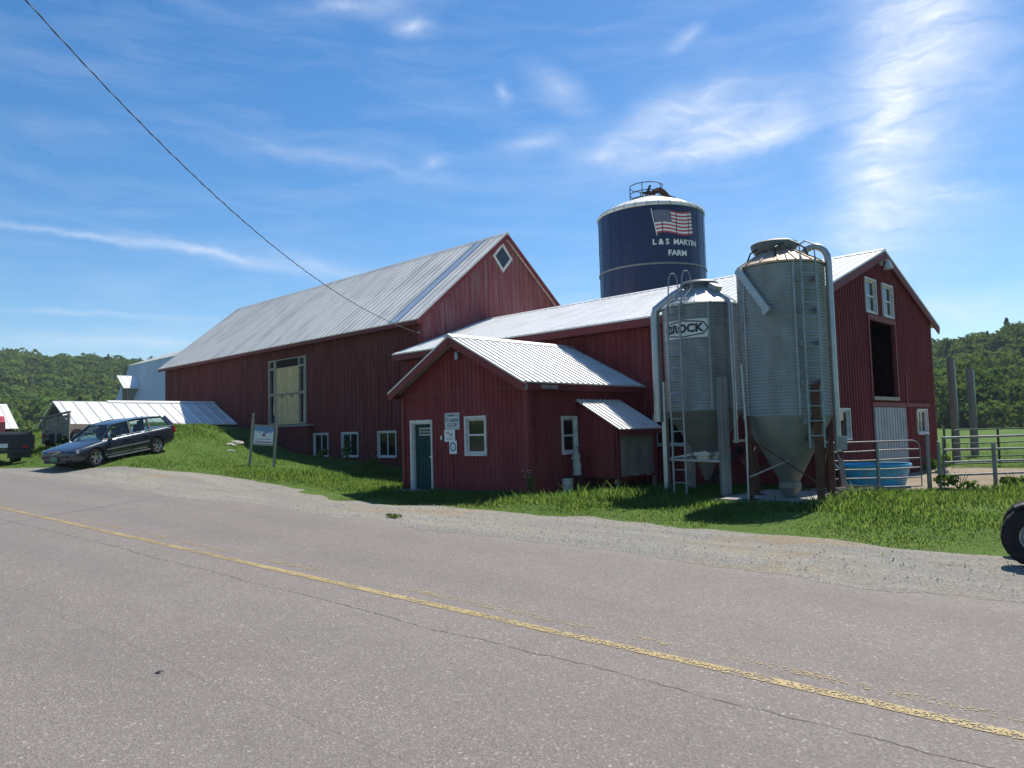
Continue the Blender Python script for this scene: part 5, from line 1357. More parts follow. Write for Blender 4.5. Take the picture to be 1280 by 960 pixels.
for s in (-1, 1): b.tube([(SX+0.085*s, SY, SZ+0.98), (SX+0.115*s, SY-0.04, SZ+0.86), (SX+0.03*s, SY-0.10, SZ+0.87), (SX, SY-0.11, SZ+0.93)], [0.03, 0.032, 0.026, 0.015], 8)
b.lathe([(0.0, -0.075), (0.035, -0.06), (0.05, 0.0), (0.045, 0.045), (0.0, 0.072)], (SX, SY-0.01, SZ+1.105), 14)
b.build('figure', M['statue_white'], stt, smooth=50)
b = MB(); b.lathe([(0.085, -0.20), (0.075, -0.10), (0.066, 0.0), (0.058, 0.05), (0.0, 0.088)], (SX, SY+0.012, SZ+1.105), 16, a0=-0.55, a1=math.pi+0.55); b.build('veil', M['grey_wood'], stt, smooth=50)
BKX, BKY = SX+0.02, SY-0.42; BKZ = terrain(BKX, BKY)
bk = thing('bucket', 'white plastic bucket standing in the grass below the statue', 'bucket', (BKX, BKY, BKZ))
b = MB(); b.lathe([(0.0, 0.0), (0.125, 0.0), (0.148, 0.36), (0.155, 0.36), (0.155, 0.38), (0.138, 0.38), (0.12, 0.05)], (BKX, BKY, BKZ), 24); b.build('pail', M['bucket_white'], bk, smooth=35)
b = MB(); b.tube([(BKX+0.155*math.cos(a), BKY-0.06*math.sin(a), BKZ+0.34-0.14*math.sin(a)) for a in np.linspace(0, math.pi, 12)], 0.006, 5); b.build('handle', M['dark_metal'], bk)
b = MB()
for k in range(3): b.tube([(-11.9+0.16*k+0.14*math.cos(t), 15.55+0.1*math.sin(t)-0.05*k, 0.13+0.03*math.sin(t*1.7+k)) for t in np.linspace(0, 5.6, 18)], 0.012, 6)
tag(b.build('coiled_hose', M['dull_steel']), 'loose coils of grey hose in the grass below the lean-to', 'hose')
# ------------------------------------------------------------------ buildings at the far left
ell = thing('low_shed', 'long low shed with bright white metal roof jutting from the big barn behind the car', 'shed', (-43, 16, 2.0))
b = MB(); EX, ERX, EZ, ERZ, EY0, EY1 = -41.0, -44.0, 2.58, 3.92, 11.5, 20.02
rb = MB()
slope(rb, (EX, EY0, EZ), (EX, EY1, EZ), (ERX-EX, 0, ERZ-EZ), 0.05, 0.62, 0.045, 0.035)
slope(rb, (2*ERX-EX, EY0, EZ), (2*ERX-EX, EY1, EZ), (EX-ERX, 0, ERZ-EZ), 0.05, 0.9, 0.04, 0.03)
erf = rb.build('roof', M['white_roof'], ell)
rc = MB(); rc.prism([(ERX-0.2, EY0+2.6, ERZ-0.05), (ERX, EY0+2.6, ERZ+0.07), (ERX+0.2, EY0+2.6, ERZ-0.05), (ERX, EY0+2.6, ERZ+0.015)], (0, EY1-EY0-2.6, 0)); rc.build('ridge_cap', M['white_roof'], erf)
wb = MB()
wall(wb, (EX-0.25, EY0+0.15, 0), (0, 1, 0), (1, 0, 0), EY1-EY0-0.16, lambda u: EZ+0.05, 1.0, [], 0.3)
wall(wb, (2*ERX-EX+0.25, EY0+0.15, 0), (1, 0, 0), (0, -1, 0), 2*(EX-0.25-ERX), lambda u: ERZ-abs(u-(EX-0.25-ERX))*(ERZ-EZ)/(EX-ERX)-0.09, 0.8, [], 0.3, breaks=(EX-0.25-ERX,))
wall(wb, (2*ERX-EX+0.25, EY0+0.15, 0), (0, 1, 0), (-1, 0, 0), EY1-EY0-0.16, lambda u: EZ+0.05, 0.5, [], 0.6)
wb.build('wall', M['dark_wood'], ell)
lsh = thing('small_shed', 'small shed with plain white roof at the left edge behind the red truck', 'shed', (-58, 9.5, 2.0))
rb = MB(); slope(rb, (-55.0, 5.2, 2.75), (-55.0, 12.5, 2.75), (-3.0, 0, 1.66), 0.05, 0.6, 0.045, 0.03); slope(rb, (-61.0, 5.2, 2.75), (-61.0, 12.5, 2.75), (3.0, 0, 1.66), 0.05, 0.9, 0.045, 0.03)
rb.build('roof', M['white_roof'], lsh)
wb = MB()
wall(wb, (-55.25, 5.4, 0), (0, 1, 0), (1, 0, 0), 6.9, lambda u: 2.82, 1.0, [], 0.4)
for yy, n in ((5.4, -1), (12.3, 1)): wall(wb, (-60.75, yy, 0), (1, 0, 0), (0, n, 0), 5.5, lambda u: 4.41-abs(u-2.75)*0.553-0.09, 0.8, [], 0.4, breaks=(2.75,))
wb.build('wall', M['barn_red_old'], lsh)
gam = thing('gambrel_barn', 'pale blue grey barn with steep metal side roof behind the far end of big barn', 'barn', (-58, 25, 1.5))
rb = MB(); GX0, GX1 = -64.0, -52.6
slope(rb, (GX0, 20.30, 2.9), (GX1, 20.30, 2.9), (0, 1.86, 4.95), 0.06, 0.9, 0.04, 0.012)
rb.build('side_roof', M['blue_grey_roof'], gam); rb = MB(); slope(rb, (GX0, 31.5, 2.9), (GX1, 31.5, 2.9), (0, -1.86, 4.95), 0.06, 0.75, 0.05, 0.03)
rb.build('side_roof', M['blue_grey_roof'], gam)
rb = MB(); slope(rb, (GX0-0.1, 22.10, 7.86), (GX1, 22.10, 7.86), (0, 3.8, 1.35), 0.06, 0.75, 0.05, 0.03); slope(rb, (GX0-0.1, 29.7, 7.86), (GX1, 29.7, 7.86), (0, -3.8, 1.35), 0.06, 0.75, 0.05, 0.03)
rb.build('roof', M['white_roof'], gam)
wb = MB()
for x, n in ((GX0+0.15, -1), (GX1-0.02, 1)):
    pts = [(x, 20.8, 1.0), (x, 31.0, 1.0), (x, 31.0, 3.9), (x, 29.6, 7.75), (x, 25.9, 9.1), (x, 22.2, 7.75), (x, 20.8, 3.9)]
    wb.poly(pts)
wb.box(GX0+0.2, GX1-0.1, 20.7, 20.78, 0.8, 3.9)
wb.build('wall', M['blue_grey_roof'], gam)
dm = MB(); dm.box(-61.1, -61.0, 20.62, 21.35, 4.4, 5.9); dm.box(-60.05, -59.95, 20.62, 21.35, 4.4, 5.9); dm.box(-61.0, -60.05, 20.95, 21.0, 4.4, 5.9)
dmo = dm.build('dormer', M['pale_wood'], gam)
rb = MB(); slope(rb, (-59.75, 20.30, 5.75), (-59.75, 21.9, 5.75), (-1.55, 0, 1.05), 0.05, 0.5, 0.04, 0.025); rb.build('dormer_roof', M['white_roof'], dmo)

# ------------------------------------------------------------------ overhead wire and its pole
P0 = V((-24.535, 19.94, 5.95)); dirp = V((0.5953, -0.8035, 0))
tab = [(0.0, 5.95), (1.8, 5.87), (3.9, 5.81), (6.6, 5.82), (9.57, 5.95), (10.8, 6.03), (13.34, 6.25), (15.34, 6.48), (16.96, 6.76), (18.29, 7.03), (19.4, 7.29), (20.18, 7.50), (20.86, 7.71), (21.4, 7.89), (25.0, 9.1)]
pf = np.polyfit([a for a, z in tab], [z for a, z in tab], 4)
wp = thing('overhead_wire', 'thin black wire sagging across the sky down to the corner of big barn', 'wire', P0)
b = MB(); b.tube([P0+dirp*d+V((0, 0, float(np.polyval(pf, d))-5.95+0.0)) for d in np.linspace(0.05, 25.0, 90)], 0.0085, 6)
b.tube([P0+dirp*d+V((0.012*math.sin(d*11), 0.0, float(np.polyval(pf, d))-5.95+0.012*math.cos(d*11))) for d in np.linspace(0.05, 25.0, 300)], 0.006, 5)
b.build('cable', M['wire_black'], wp)
b = MB(); b.tube([P0+V((0.0, 0.09, 0.02)), P0+V((0, -0.06, 0.02))], 0.03, 8); b.build('bracket', M['galv_pipe'], wp)
px_, py_ = (P0+dirp*25.1).x, (P0+dirp*25.1).y
b = MB(); b.tube([(px_, py_-0.12, -0.3), (px_, py_-0.12, 5), (px_, py_-0.12, 10.2)], [0.17, 0.15, 0.11], 14); tag(b.build('utility_pole', M['old_wood'], smooth=50), 'wooden utility pole at the near road edge carrying the wire', 'pole')

# ------------------------------------------------------------------ farm sign on two posts
ga, gb_ = V((-25.95, 13.10, 0)), V((-25.52, 13.98, 0))
ga.z, gb_.z = terrain(ga.x, ga.y), terrain(gb_.x, gb_.y)
fs_ = thing('farm_sign', 'blue and white farm sign with tiny red barn on two tilted weathered posts', 'sign', (ga.x, ga.y, ga.z))
U = (gb_-ga); U.z = 0; U.normalize(); N = V((U.y, -U.x, 0)); W_ = 0.84
Ut = (U-V((0, 0, 0.085))).normalized(); Zt = N.cross(Ut)*-1
if Zt.z < 0: Zt = -Zt
base = V((ga.x, ga.y, ga.z))
for k, h in ((0, 1.78), (1, 1.62)):
    p = base+U*(W_*k); p.z = terrain(p.x, p.y)-0.15; top_ = base+U*(W_*k)+Zt*(h if k == 0 else h)
    b = MB(); b.bar(p, top_, 0.095, 0.095, N); d = (top_-p).normalized(); b.bar(top_+d*0.001, top_+d*0.05, 0.05, 0.05, N); b.obox(top_+d*0.10, U*0.045, N*0.045, d*0.05)
    b.build('post', M['pale_wood'], fs_)
c0 = base+Zt*0.82+U*0.05-V((0, 0, 0.0))
def sp(u, z, d=0.0): return c0+Ut*u*0.83+Zt*z*0.84+N*d
def spanel(mb, u0, u1, z0, z1, d, t): mb.obox(sp((u0+u1)/2, (z0+z1)/2, d), Ut*(u1-u0)/2*0.83, N*t/2, Zt*(z1-z0)/2*0.84)
b = MB(); spanel(b, -0.02, 0.90, 0.76, 0.83, 0, 0.10); b.build('frame_board', M['pale_wood'], fs_); b = MB(); spanel(b, -0.02, 0.90, -0.07, 0.0, 0, 0.09); b.build('frame_board', M['pale_wood'], fs_)
b = MB(); spanel(b, 0.03, 0.85, 0.003, 0.757, 0, 0.03); pn = b.build('panel', M['cloud_print'], fs_)
b = MB()
nseg = 16
for side in (1, -1):
    D_ = 0.0165*side
    for k in range(nseg):
        u0, u1 = 0.03+0.82*k/nseg, 0.03+0.82*(k+1)/nseg
        e = lambda u: 0.52+0.05*math.sin(u*9)+0.03*math.sin(u*23)
        b.quad(sp(u0, e(u0), D_), sp(u1, e(u1), D_), sp(u1, 0.755, D_), sp(u0, 0.755, D_))
b.build('sky_print', M['sky_print'], pn)
b = MB()
for side in (1, -1):
    D_ = 0.019*side
    for r0, r1, n in ((0.30, 0.35, 15), (0.20, 0.24, 12)):
        for k in range(n):
            a0 = 0.5+(math.pi-1.0)*k/n; a1 = a0+(math.pi-1.0)/n*0.68
            b.quad(*[sp(0.44+rr*1.05*math.cos(a), 0.345+rr*math.sin(a), D_) for rr, a in ((r0, a0), (r0, a1), (r1, a1), (r1, a0))])
    for k in range(14): spu = 0.12+k*0.047; b.quad(sp(spu, 0.19, D_), sp(spu+0.032, 0.19, D_), sp(spu+0.032, 0.225, D_), sp(spu, 0.225, D_))
b.build('sign_text', M['print_grey'], pn)
b = MB()
for side in (1, -1):
    D_ = 0.0195*side
    b.poly([sp(0.37, 0.34, D_), sp(0.51, 0.34, D_), sp(0.51, 0.41, D_), sp(0.44, 0.47, D_), sp(0.37, 0.41, D_)]); b.quad(sp(0.10, 0.06, D_), sp(0.80, 0.06, D_), sp(0.80, 0.105, D_), sp(0.10, 0.105, D_))
b.build('red_emblem', M['print_red'], pn)

# ------------------------------------------------------------------ grey estate car on the bank
def apply_mods(o):
    dg = bpy.context.evaluated_depsgraph_get(); dg.update()
    me = bpy.data.meshes.new_from_object(o.evaluated_get(dg)); o.modifiers.clear(); old = o.data; o.data = me; bpy.data.meshes.remove(old)
fwp, rwp = V((-27.45, 8.45, 0)), V((-28.50, 10.80, 0))
fwp.z, rwp.z = terrain(fwp.x, fwp.y)+0.015, terrain(rwp.x, rwp.y)+0.015
f_ = (fwp-rwp).normalized(); l_ = V((-f_.y, f_.x, 0)).normalized(); u_ = f_.cross(l_).normalized()
CS = (fwp-rwp).length/2.76
WB2, TRK = 1.38, 0.77
corg = (fwp+rwp)/2-l_*TRK*CS
car = thing('estate_car', 'dark grey estate car parked nose down on the grass bank by the road', 'car', corg)
car.scale = (CS, CS, CS)
car.rotation_euler = Matrix((f_, l_, u_)).transposed().to_euler()
sec = [(2.30, .58, .34, .45, .55, .60, 0), (2.24, .74, .26, .46, .60, .665, .012), (2.05, .83, .21, .48, .645, .72, .022), (1.70, .875, .20, .50, .70, .775, .03), (1.30, .89, .20, .52, .745, .83, .035),
       (.98, .90, .20, .54, .80, .885, .03), (.75, .90, .19, .55, .845, .91, .012), (0, .90, .19, .56, .87, .93, 0), (-1.0, .90, .19, .57, .895, .955, 0), (-1.8, .89, .21, .58, .92, .975, 0),
       (-2.2, .86, .26, .58, .92, .98, 0), (-2.38, .80, .33, .58, .89, .96, 0), (-2.43, .72, .40, .58, .85, .93, 0)]
b = MB(); ring = 14
for (x, hw, zb, zm, zs, zt, cr_) in sec:
    half = [(hw*.80, zb), (hw*.965, zb+.09), (hw, zm), (hw*.985, zs), (hw*.90, zt), (hw*.48, zt+cr_*.9)]
    pts = [(0, zb-.005)]+half+[(0, zt+cr_)]+[(-y, z) for y, z in half[::-1]]
    for y, z in pts: b.v.append((x, y, z))
for i in range(len(sec)-1):
    for k in range(ring): b.f.append([i*ring+k, i*ring+(k+1) % ring, (i+1)*ring+(k+1) % ring, (i+1)*ring+k])
b.f.append(list(range(ring))); b.f.append(list(range((len(sec)-1)*ring, len(sec)*ring))[::-1]); b.mi = [0]*len(b.f)
body = b.build('body', M['car_paint'], car, local=True)
ms = body.modifiers.new('sub', 'SUBSURF'); ms.levels = 2; ms.render_levels = 2
apply_mods(body)
cutb = MB()
for x in (WB2, -WB2): cutb.lathe([(0.0, -1.2), (0.365, -1.2), (0.365, 1.2), (0.0, 1.2)], (x, 0, 0.325), 32, axis='Y')
cut = cutb.build('cutter', M['black_plastic'], None)
cut.parent = car
mb_ = body.modifiers.new('cut', 'BOOLEAN'); mb_.operation = 'DIFFERENCE'; mb_.object = cut; mb_.solver = 'EXACT'
apply_mods(body)
bpy.data.objects.remove(cut)
body.data.polygons.foreach_set('use_smooth', [True]*len(body.data.polygons)); body.data.set_sharp_from_angle(angle=R(35))
for x in (WB2, -WB2):
    for s in (-1, 1): b = MB(); b.lathe([(0.37, 0.45*s), (0.372, 0.86*s), (0.355, 0.865*s), (0.352, 0.45*s), (0.0, 0.45*s)], (x, 0, 0.325), 28, a0=-0.35, a1=math.pi+0.35, axis='Y'); b.build('wheel_arch', M['black_plastic'], car, local=True, smooth=40)
# roof, pillars, glass
rs = [(.30, 1.365, .555), (.05, 1.415, .595), (-.6, 1.455, .62), (-1.3, 1.45, .62), (-1.95, 1.41, .60), (-2.16, 1.365, .575)]
b = MB(); prof = (-1, -.85, -.5, 0, .5, .85, 1)
for lay in (0, 1):
    for (x, z, hw) in rs:
        for p in prof: b.v.append((x, p*hw, z-0.045*abs(p)**2.5-(0.035 if lay else 0)))
nr, np_ = len(rs), len(prof)
for i in range(nr-1):
    for k in range(np_-1):
        o = i*np_+k; b.f.append([o, o+1, o+np_+1, o+np_]); q = nr*np_+o; b.f.append([q+np_, q+np_+1, q+1, q])
for i in range(nr-1):
    for k in (0, np_-1): o = i*np_+k; q = nr*np_+o; b.f.append([o, o+np_, q+np_, q] if k == 0 else [q, q+np_, o+np_, o])
for i in (0, nr-1):
    for k in range(np_-1): o = i*np_+k; q = nr*np_+o; b.f.append([o, o+1, q+1, q])
b.mi = [0]*len(b.f)
rfo = b.build('roof', M['car_paint'], car, local=True, smooth=50)
for s in (-1, 1):
    b = MB()
    b.bar((.99, .735*s, .895), (.30, .545*s, 1.345), .07, .06, (0, s, 0)); b.bar((.30, .55*s, 1.345), (-.6, .615*s, 1.425), .06, .05, (0, 0, 1)); b.bar((-.6, .615*s, 1.425), (-1.95, .595*s, 1.38), .06, .05, (0, 0, 1))
    b.bar((-2.30, .78*s, .955), (-2.10, .565*s, 1.355), .19, .07, (0, s, 0))
    b.build('pillar', M['car_paint'], car, local=True)
    b = MB(); b.bar((-.22, .815*s, .935), (-.31, .605*s, 1.40), .085, .05, (0, s, 0)); b.bar((-1.13, .82*s, .95), (-1.22, .605*s, 1.40), .09, .05, (0, s, 0)); b.build('door_pillar', M['black_plastic'], car, local=True)
    for pts in ([(.80, .800, .925), (-.20, .822, .935), (-.29, .622, 1.385), (.22, .590, 1.345)], [(-.25, .824, .937), (-1.10, .830, .952), (-1.19, .622, 1.395), (-.34, .625, 1.392)], [(-1.17, .830, .953), (-2.24, .795, .965), (-2.06, .590, 1.355), (-1.26, .622, 1.393)]):
        b = MB(); b.poly([(x, y*s, z) for x, y, z in pts]); b.build('side_window', M['car_glass'], car, local=True)
    b = MB(); b.tube([(1.00, .815*s, .905), (.2, .838*s, .942), (-1.1, .846*s, .962), (-2.26, .808*s, .985)], 0.013, 6); b.build('belt_trim', M['chrome'], car, local=True)
    b = MB(); b.obox((.62, .905*s, .995), (.06, .02*s, 0), (0, .095, 0), (0, 0, .065)); b.bar((.66, .82*s, .94), (.63, .87*s, .96), .05, .03); b.build('mirror', M['car_paint'], car, local=True)
    b = MB(); b.bar((.93, .905*s, .52), (-1.0, .908*s, .545), .045, .02, (0, s, 0)); b.build('side_moulding', M['alloy'], car, local=True)
    b = MB()
    for x in (.80, -.23, -1.14): b.bar((x, .893*s, .27), (x-0.02, .905*s, .62), .012, .02, (0, s, 0)); b.bar((x-0.02, .903*s, .62), (x-.03, .862*s, .90), .012, .02, (0, s, 0))
    b.bar((.80, .893*s, .265), (-1.02, .893*s, .265), .02, .012, (0, s, 0)); b.build('door_gap', M['black_plastic'], car, local=True)
    for x in (-.10, -1.0):
        b = MB(); b.bar((x, .905*s, .80), (x+.17, .905*s, .80), .03, .03, (0, s, 0)); b.build('door_handle', M['chrome'], car, local=True)
    b = MB(); b.bar((.95, .90*s, .245), (-.98, .90*s, .245), .05, .09, (0, s, 0)); b.build('sill', M['dull_steel'], car, local=True)
    b = MB(); b.v = [(2.292, .40*s, .535), (2.06, .848*s, .565), (2.05, .835*s, .690), (2.225, .42*s, .672), (2.20, .40*s, .54), (1.98, .79*s, .57), (1.96, .77*s, .69), (2.14, .42*s, .66)]
    b.f = [[0, 1, 2, 3], [7, 6, 5, 4], [0, 4, 5, 1], [1, 5, 6, 2], [2, 6, 7, 3], [3, 7, 4, 0]]; b.mi = [0]*6; b.build('headlight', M['lamp_clear'], car, local=True)
    b = MB(); b.bar((-2.36, .765*s, .93), (-2.24, .68*s, 1.16), .05, .07, (0, s, 0)); b.bar((-2.385, .775*s, .70), (-2.37, .765*s, .94), .10, .10, (0, s, 0)); b.build('tail_light', M['lamp_red'], car, local=True)
b = MB()
for (y0, y1, dx0, dx1) in ((-.70, -.35, 0, .06), (-.35, 0, .06, .08), (0, .35, .08, .06), (.35, .70, .06, 0)):
    b.quad((.97+dx0, y0, .895), (.97+dx1, y1, .895), (.30+dx1*.5, y1*.77, 1.36), (.30+dx0*.5, y0*.77, 1.36))
b.build('windscreen', M['car_glass'], car, local=True)
b = MB(); b.quad((-2.37, -.68, .97), (-2.37, .68, .97), (-2.17, .52, 1.355), (-2.17, -.52, 1.355)); b.build('rear_window', M['car_glass'], car, local=True)
b = MB(); b.obox((2.262, 0, .60), (.02, 0, 0), (0, .30, 0), (0, 0, .065)); gr = b.build('grille', M['black_plastic'], car, local=True)
b = MB(); b.bar((2.285, -.28, .545), (2.285, .28, .655), .02, .012, (1, 0, 0)); b.bar((2.285, -.31, .668), (2.285, .31, .668), .014, .016); b.bar((2.285, -.31, .532), (2.285, .31, .532), .014, .016); b.build('grille_trim', M['chrome'], car, local=True)
b = MB(); b.obox((2.285, 0, .31), (.02, 0, 0), (0, .52, 0), (0, 0, .045)); b.obox((2.30, 0, .47), (.025, 0, 0), (0, .60, 0), (0, 0, .03)); b.build('bumper', M['black_plastic'], car, local=True)
b = MB(); b.obox((2.335, 0, .42), (.008, 0, 0), (0, .16, 0), (0, 0, .075)); b.build('number_plate', M['plate_green'], car, local=True)
for x, y in ((.05, .37), (.05, -.37), (-.95, .38), (-.95, -.38)):
    b = MB(); b.obox((x-.08, y, .98), (.06, 0, .02), (0, .22, 0), (-.04, 0, .20)); b.obox((x-.17, y, 1.24), (.04, 0, .01), (0, .12, 0), (-.01, 0, .07)); b.build('seat', M['seat_dark'], car, local=True)
def make_wheel(parent, x, y, s, r=0.315, w=0.20, local=True):
    b = MB(); b.lathe([(r*.66, -w/2), (r*.93, -w/2), (r, -w*.32), (r*1.005, 0), (r, w*.32), (r*.93, w/2), (r*.66, w/2)], (x, y, r), 36, axis='Y'); t_ = b.build('wheel', M['tyre'], parent, local=local, smooth=40)
    b = MB(); b.lathe([(0, w*.15*s), (r*.62, w*.15*s), (r*.62, w*.0), (0, w*0.0)], (x, y, r), 28, axis='Y'); b.build('brake_disc', M['black_plastic'], t_, local=local)
    b = MB(); b.lathe([(r*.60, w*.25*s), (r*.70, w*.50*s), (r*.72, w*.44*s), (r*.64, w*.10*s)], (x, y, r), 36, axis='Y'); b.lathe([(0.0, w*.36*s), (r*.15, w*.36*s), (r*.16, w*.18*s)], (x, y, r), 16, axis='Y')
    for k in range(5):
        a0 = k*2*math.pi/5+0.3
        for da in (-.16, .16):
            b.bar((x+r*.12*math.cos(a0+da*1.2), y+w*.32*s, r+r*.12*math.sin(a0+da*1.2)), (x+r*.65*math.cos(a0+da), y+w*.40*s, r+r*.65*math.sin(a0+da)), r*.14, .02, (0, s, 0))
    b.build('rim', M['alloy'], t_, local=local)
for x in (WB2, -WB2):
    for s in (-1, 1): make_wheel(car, x, TRK*s, s)

# ------------------------------------------------------------------ truck and plank wagon at the left edge
tz = terrain(-32.2, 6.9)
trk = thing('flatbed_truck', 'dark flatbed truck with red cab cut by the left edge of the picture', 'truck', (-31.7, 6.7, tz))
def tb_(name, mat, boxes, parent=None):
    b = MB()
    for (x0, x1, y0, y1, z0, z1) in boxes: b.box(-31.7+x0, -31.7+x1, 6.7+y0, 6.7+y1, tz+z0, tz+z1)
    return b.build(name, M[mat], parent or trk)
tb_('bed', 'truck_black', [(-2.9, 0, -1.0, 1.02, 0.98, 1.08), (-0.05, 0.0, -1.0, 1.02, 0.55, 0.975), (-2.9, -0.06, 0.94, 1.02, 0.84, 0.975), (-2.9, -0.06, -1.0, -0.92, 0.84, 0.975), (-2.85, -0.1, -0.95, -0.89, 1.085, 1.20), (-2.85, -0.1, 0.91, 0.97, 1.085, 1.20)])
tb_('frame', 'truck_black', [(-4.9, -0.06, -0.40, -0.30, 0.60, 0.80), (-4.9, -0.06, 0.30, 0.40, 0.60, 0.80), (-0.10, 0.04, -0.85, 0.85, 0.42, 0.54), (-0.6, -0.1, 0.3, 0.95, 0.25, 0.55)])
tb_('number_plate', 'white_sign', [(0.002, 0.012, -0.12, 0.18, 0.62, 0.77)])
for y in (0.62, -0.88): tb_('tail_light', 'lamp_red', [(0.002, 0.03, y, y+0.18, 0.60, 0.70)])
tb_('cargo', 'grey_wood', [(-1.8, -0.3, -0.1, 0.86, 1.085, 1.16), (-1.6, -0.4, 0.2, 0.7, 1.162, 1.20)])
b = MB(); cx_ = -31.7-3.1
pr = [(cx_, 0.75), (cx_, 1.62), (cx_-0.25, 1.86), (cx_-1.15, 1.86), (cx_-1.75, 1.25), (cx_-2.6, 1.10), (cx_-2.75, 0.55), (cx_-0.2, 0.55)]
b.prism([(x, 6.7-0.85, tz+z) for x, z in pr], (0, 1.62, 0)); b.build('cab', M['truck_red'], trk)
b = MB(); b.box(cx_+0.002, cx_+0.012, 6.7-0.62, 6.7+0.55, tz+1.25, tz+1.58); b.build('rear_window', M['car_glass'], trk)
def truck_wheel(x, y):
    b = MB(); r, w = 0.38, 0.24
    b.lathe([(r*.6, -w/2), (r*.93, -w/2), (r, -w*.3), (r, w*.3), (r*.93, w/2), (r*.6, w/2)], (x, y, tz+r-0.01), 28, axis='Y'); o = b.build('wheel', M['tyre'], trk, smooth=40)
    b = MB(); b.lathe([(0, -w*.3), (r*.62, -w*.38), (r*.62, w*.38), (0, w*.3)], (x, y, tz+r-0.01), 20, axis='Y'); b.build('rim', M['dull_steel'], o)
for x in (-33.0, -36.4):
    for y in (5.98, 7.42): truck_wheel(x, y)
# wagon with a plank side standing between truck and car
wu, wf = V((0.76, 0.65, 0.0)), V((-0.65, 0.76, 0.0)); wo_ = V((-34.35, 8.62, 0)); wz = terrain(-34.0, 9.2)
wag = thing('plank_wagon', 'old wagon with grey plank side standing between the truck and the car', 'wagon', (wo_.x, wo_.y, wz))
def wbx(mb, u0, u1, f0, f1, z0, z1, sk=0.0):
    c = wo_+wu*(u0+u1)/2+wf*(f0+f1)/2+V((0, 0, wz+(z0+z1)/2)); mb.obox(c, (wu+V((0, 0, sk)))*(u1-u0)/2, wf*(f1-f0)/2, V((0, 0, (z1-z0)/2)))
b = MB(); hts = np.linspace(0.30, 1.16, 6)
for i in range(5): wbx(b, -0.02, 1.14, 0, 0.045, hts[i], hts[i+1]-0.02, 0.19)
for u in (0.02, 0.55, 1.07): wbx(b, u, u+0.08, -0.05, -0.002, 0.16+0.19*(u-0.55), 1.18+0.19*(u-0.55))
b.build('plank_side', M['grey_wood'], wag)
b = MB(); wbx(b, -0.05, 1.15, -0.06, 0.07, 1.19, 1.26, 0.19); b.build('top_rail', M['old_wood'], wag)
b = MB(); wbx(b, 0.0, 1.12, 0.05, 2.2, 0.50, 0.60); wbx(b, 0.0, 0.05, 0.05, 2.2, 0.62, 0.86); wbx(b, 1.07, 1.12, 0.05, 2.2, 0.62, 0.86); wbx(b, 0.06, 1.06, 0.3, 2.1, 0.605, 0.8); b.build('box', M['old_wood'], wag)
b = MB(); wbx(b, 0.05, 1.05, 0.35, 0.45, 0.30, 0.38); wbx(b, 0.05, 1.05, 1.7, 1.8, 0.30, 0.38); wbx(b, 0.3, 0.8, -0.02, 0.06, 0.12, 0.48); b.build('axle', M['dark_metal'], wag)
for u in (-0.02, 1.10):
    for f in (0.4, 1.75):
        b = MB(); p = wo_+wu*u+wf*f+V((0, 0, wz+0.33)); q = p+wu*0.14; b.tube([p, q], 0.33, 20); b.build('wheel', M['tyre'], wag)
b = MB(); c = wo_+wu*0.12+wf*(-0.055)+V((0, 0, wz+0.58)); b.tube([c, c-wf*0.03], 0.07, 12); b.build('reflector', M['pale_wood'], wag)
b = MB(); wbx(b, 0.04, 0.22, -0.075, -0.055, 0.36, 0.44); b.build('tail_light', M['lamp_red'], wag)

# ------------------------------------------------------------------ garden tractor whose front tyre enters at the right edge
qx, qy = -1.68, 10.02; qz = terrain(qx, qy)+0.012; ca = V((0.985, 0.17, 0)); ax_ = V((0.17, -0.985, 0))
trc = thing('garden_tractor', 'black machine with fat tyre and pale rim cut by the right picture edge', 'tractor', (qx, qy, qz))
def fat_tyre(c, r, w):
    b = MB(); n = 40; prof = [(0.46, -.36), (0.60, -.50), (0.86, -.50), (0.97, -.36), (1.0, -.12), (1.0, .12), (0.97, .36), (0.86, .50), (0.60, .50), (0.46, .36)]
    for (rr, t) in prof:
        for k in range(n):
            a = 2*math.pi*k/n; b.v.append(V(c)+ca*(r*rr*math.cos(a))+V((0, 0, r*rr*math.sin(a)))+ax_*(w*t))
    b.f = [(i*n+k, i*n+(k+1) % n, (i+1)*n+(k+1) % n, (i+1)*n+k) for i in range(len(prof)-1) for k in range(n)]; b.mi = [0]*len(b.f)
    for k in range(26):
        a = 2*math.pi*k/26
        for s in (-1, 1):
            d = ca*math.cos(a)+V((0, 0, math.sin(a))); d2 = ca*math.cos(a+0.10)+V((0, 0, math.sin(a+0.10)))
            b.bar(V(c)+d*(r*0.995)+ax_*(w*0.02*s), V(c)+d2*(r*0.972)+ax_*(w*0.40*s), 0.022, 0.014, d)
    o = b.build('wheel', M['tyre'], trc, smooth=45)
    b = MB(); nn = 32
    for (rr, t) in ((0.0, .20), (.16, .20), (.18, .26), (.38, .22), (.44, .40), (.485, .42), (.485, .30), (.30, .0), (0, 0)):
        for k in range(nn):
            a = 2*math.pi*k/nn; b.v.append(V(c)+ca*(r*rr*math.cos(a))+V((0, 0, r*rr*math.sin(a)))+ax_*(w*t))
    b.f = [(i*nn+k, i*nn+(k+1) % nn, (i+1)*nn+(k+1) % nn, (i+1)*nn+k) for i in range(8) for k in range(nn)]; b.mi = [0]*len(b.f)
    b.build('rim', M['dull_steel'], o, smooth=30)
wc = V((qx, qy, qz+0.335))
fat_tyre(wc, 0.335, 0.24); fat_tyre(wc-ax_*0.85, 0.335, 0.24); fat_tyre(wc+ca*1.3+V((0, 0, .06)), 0.40, 0.30); fat_tyre(wc+ca*1.3-ax_*0.85+V((0, 0, .06)), 0.40, 0.30)
b = MB()
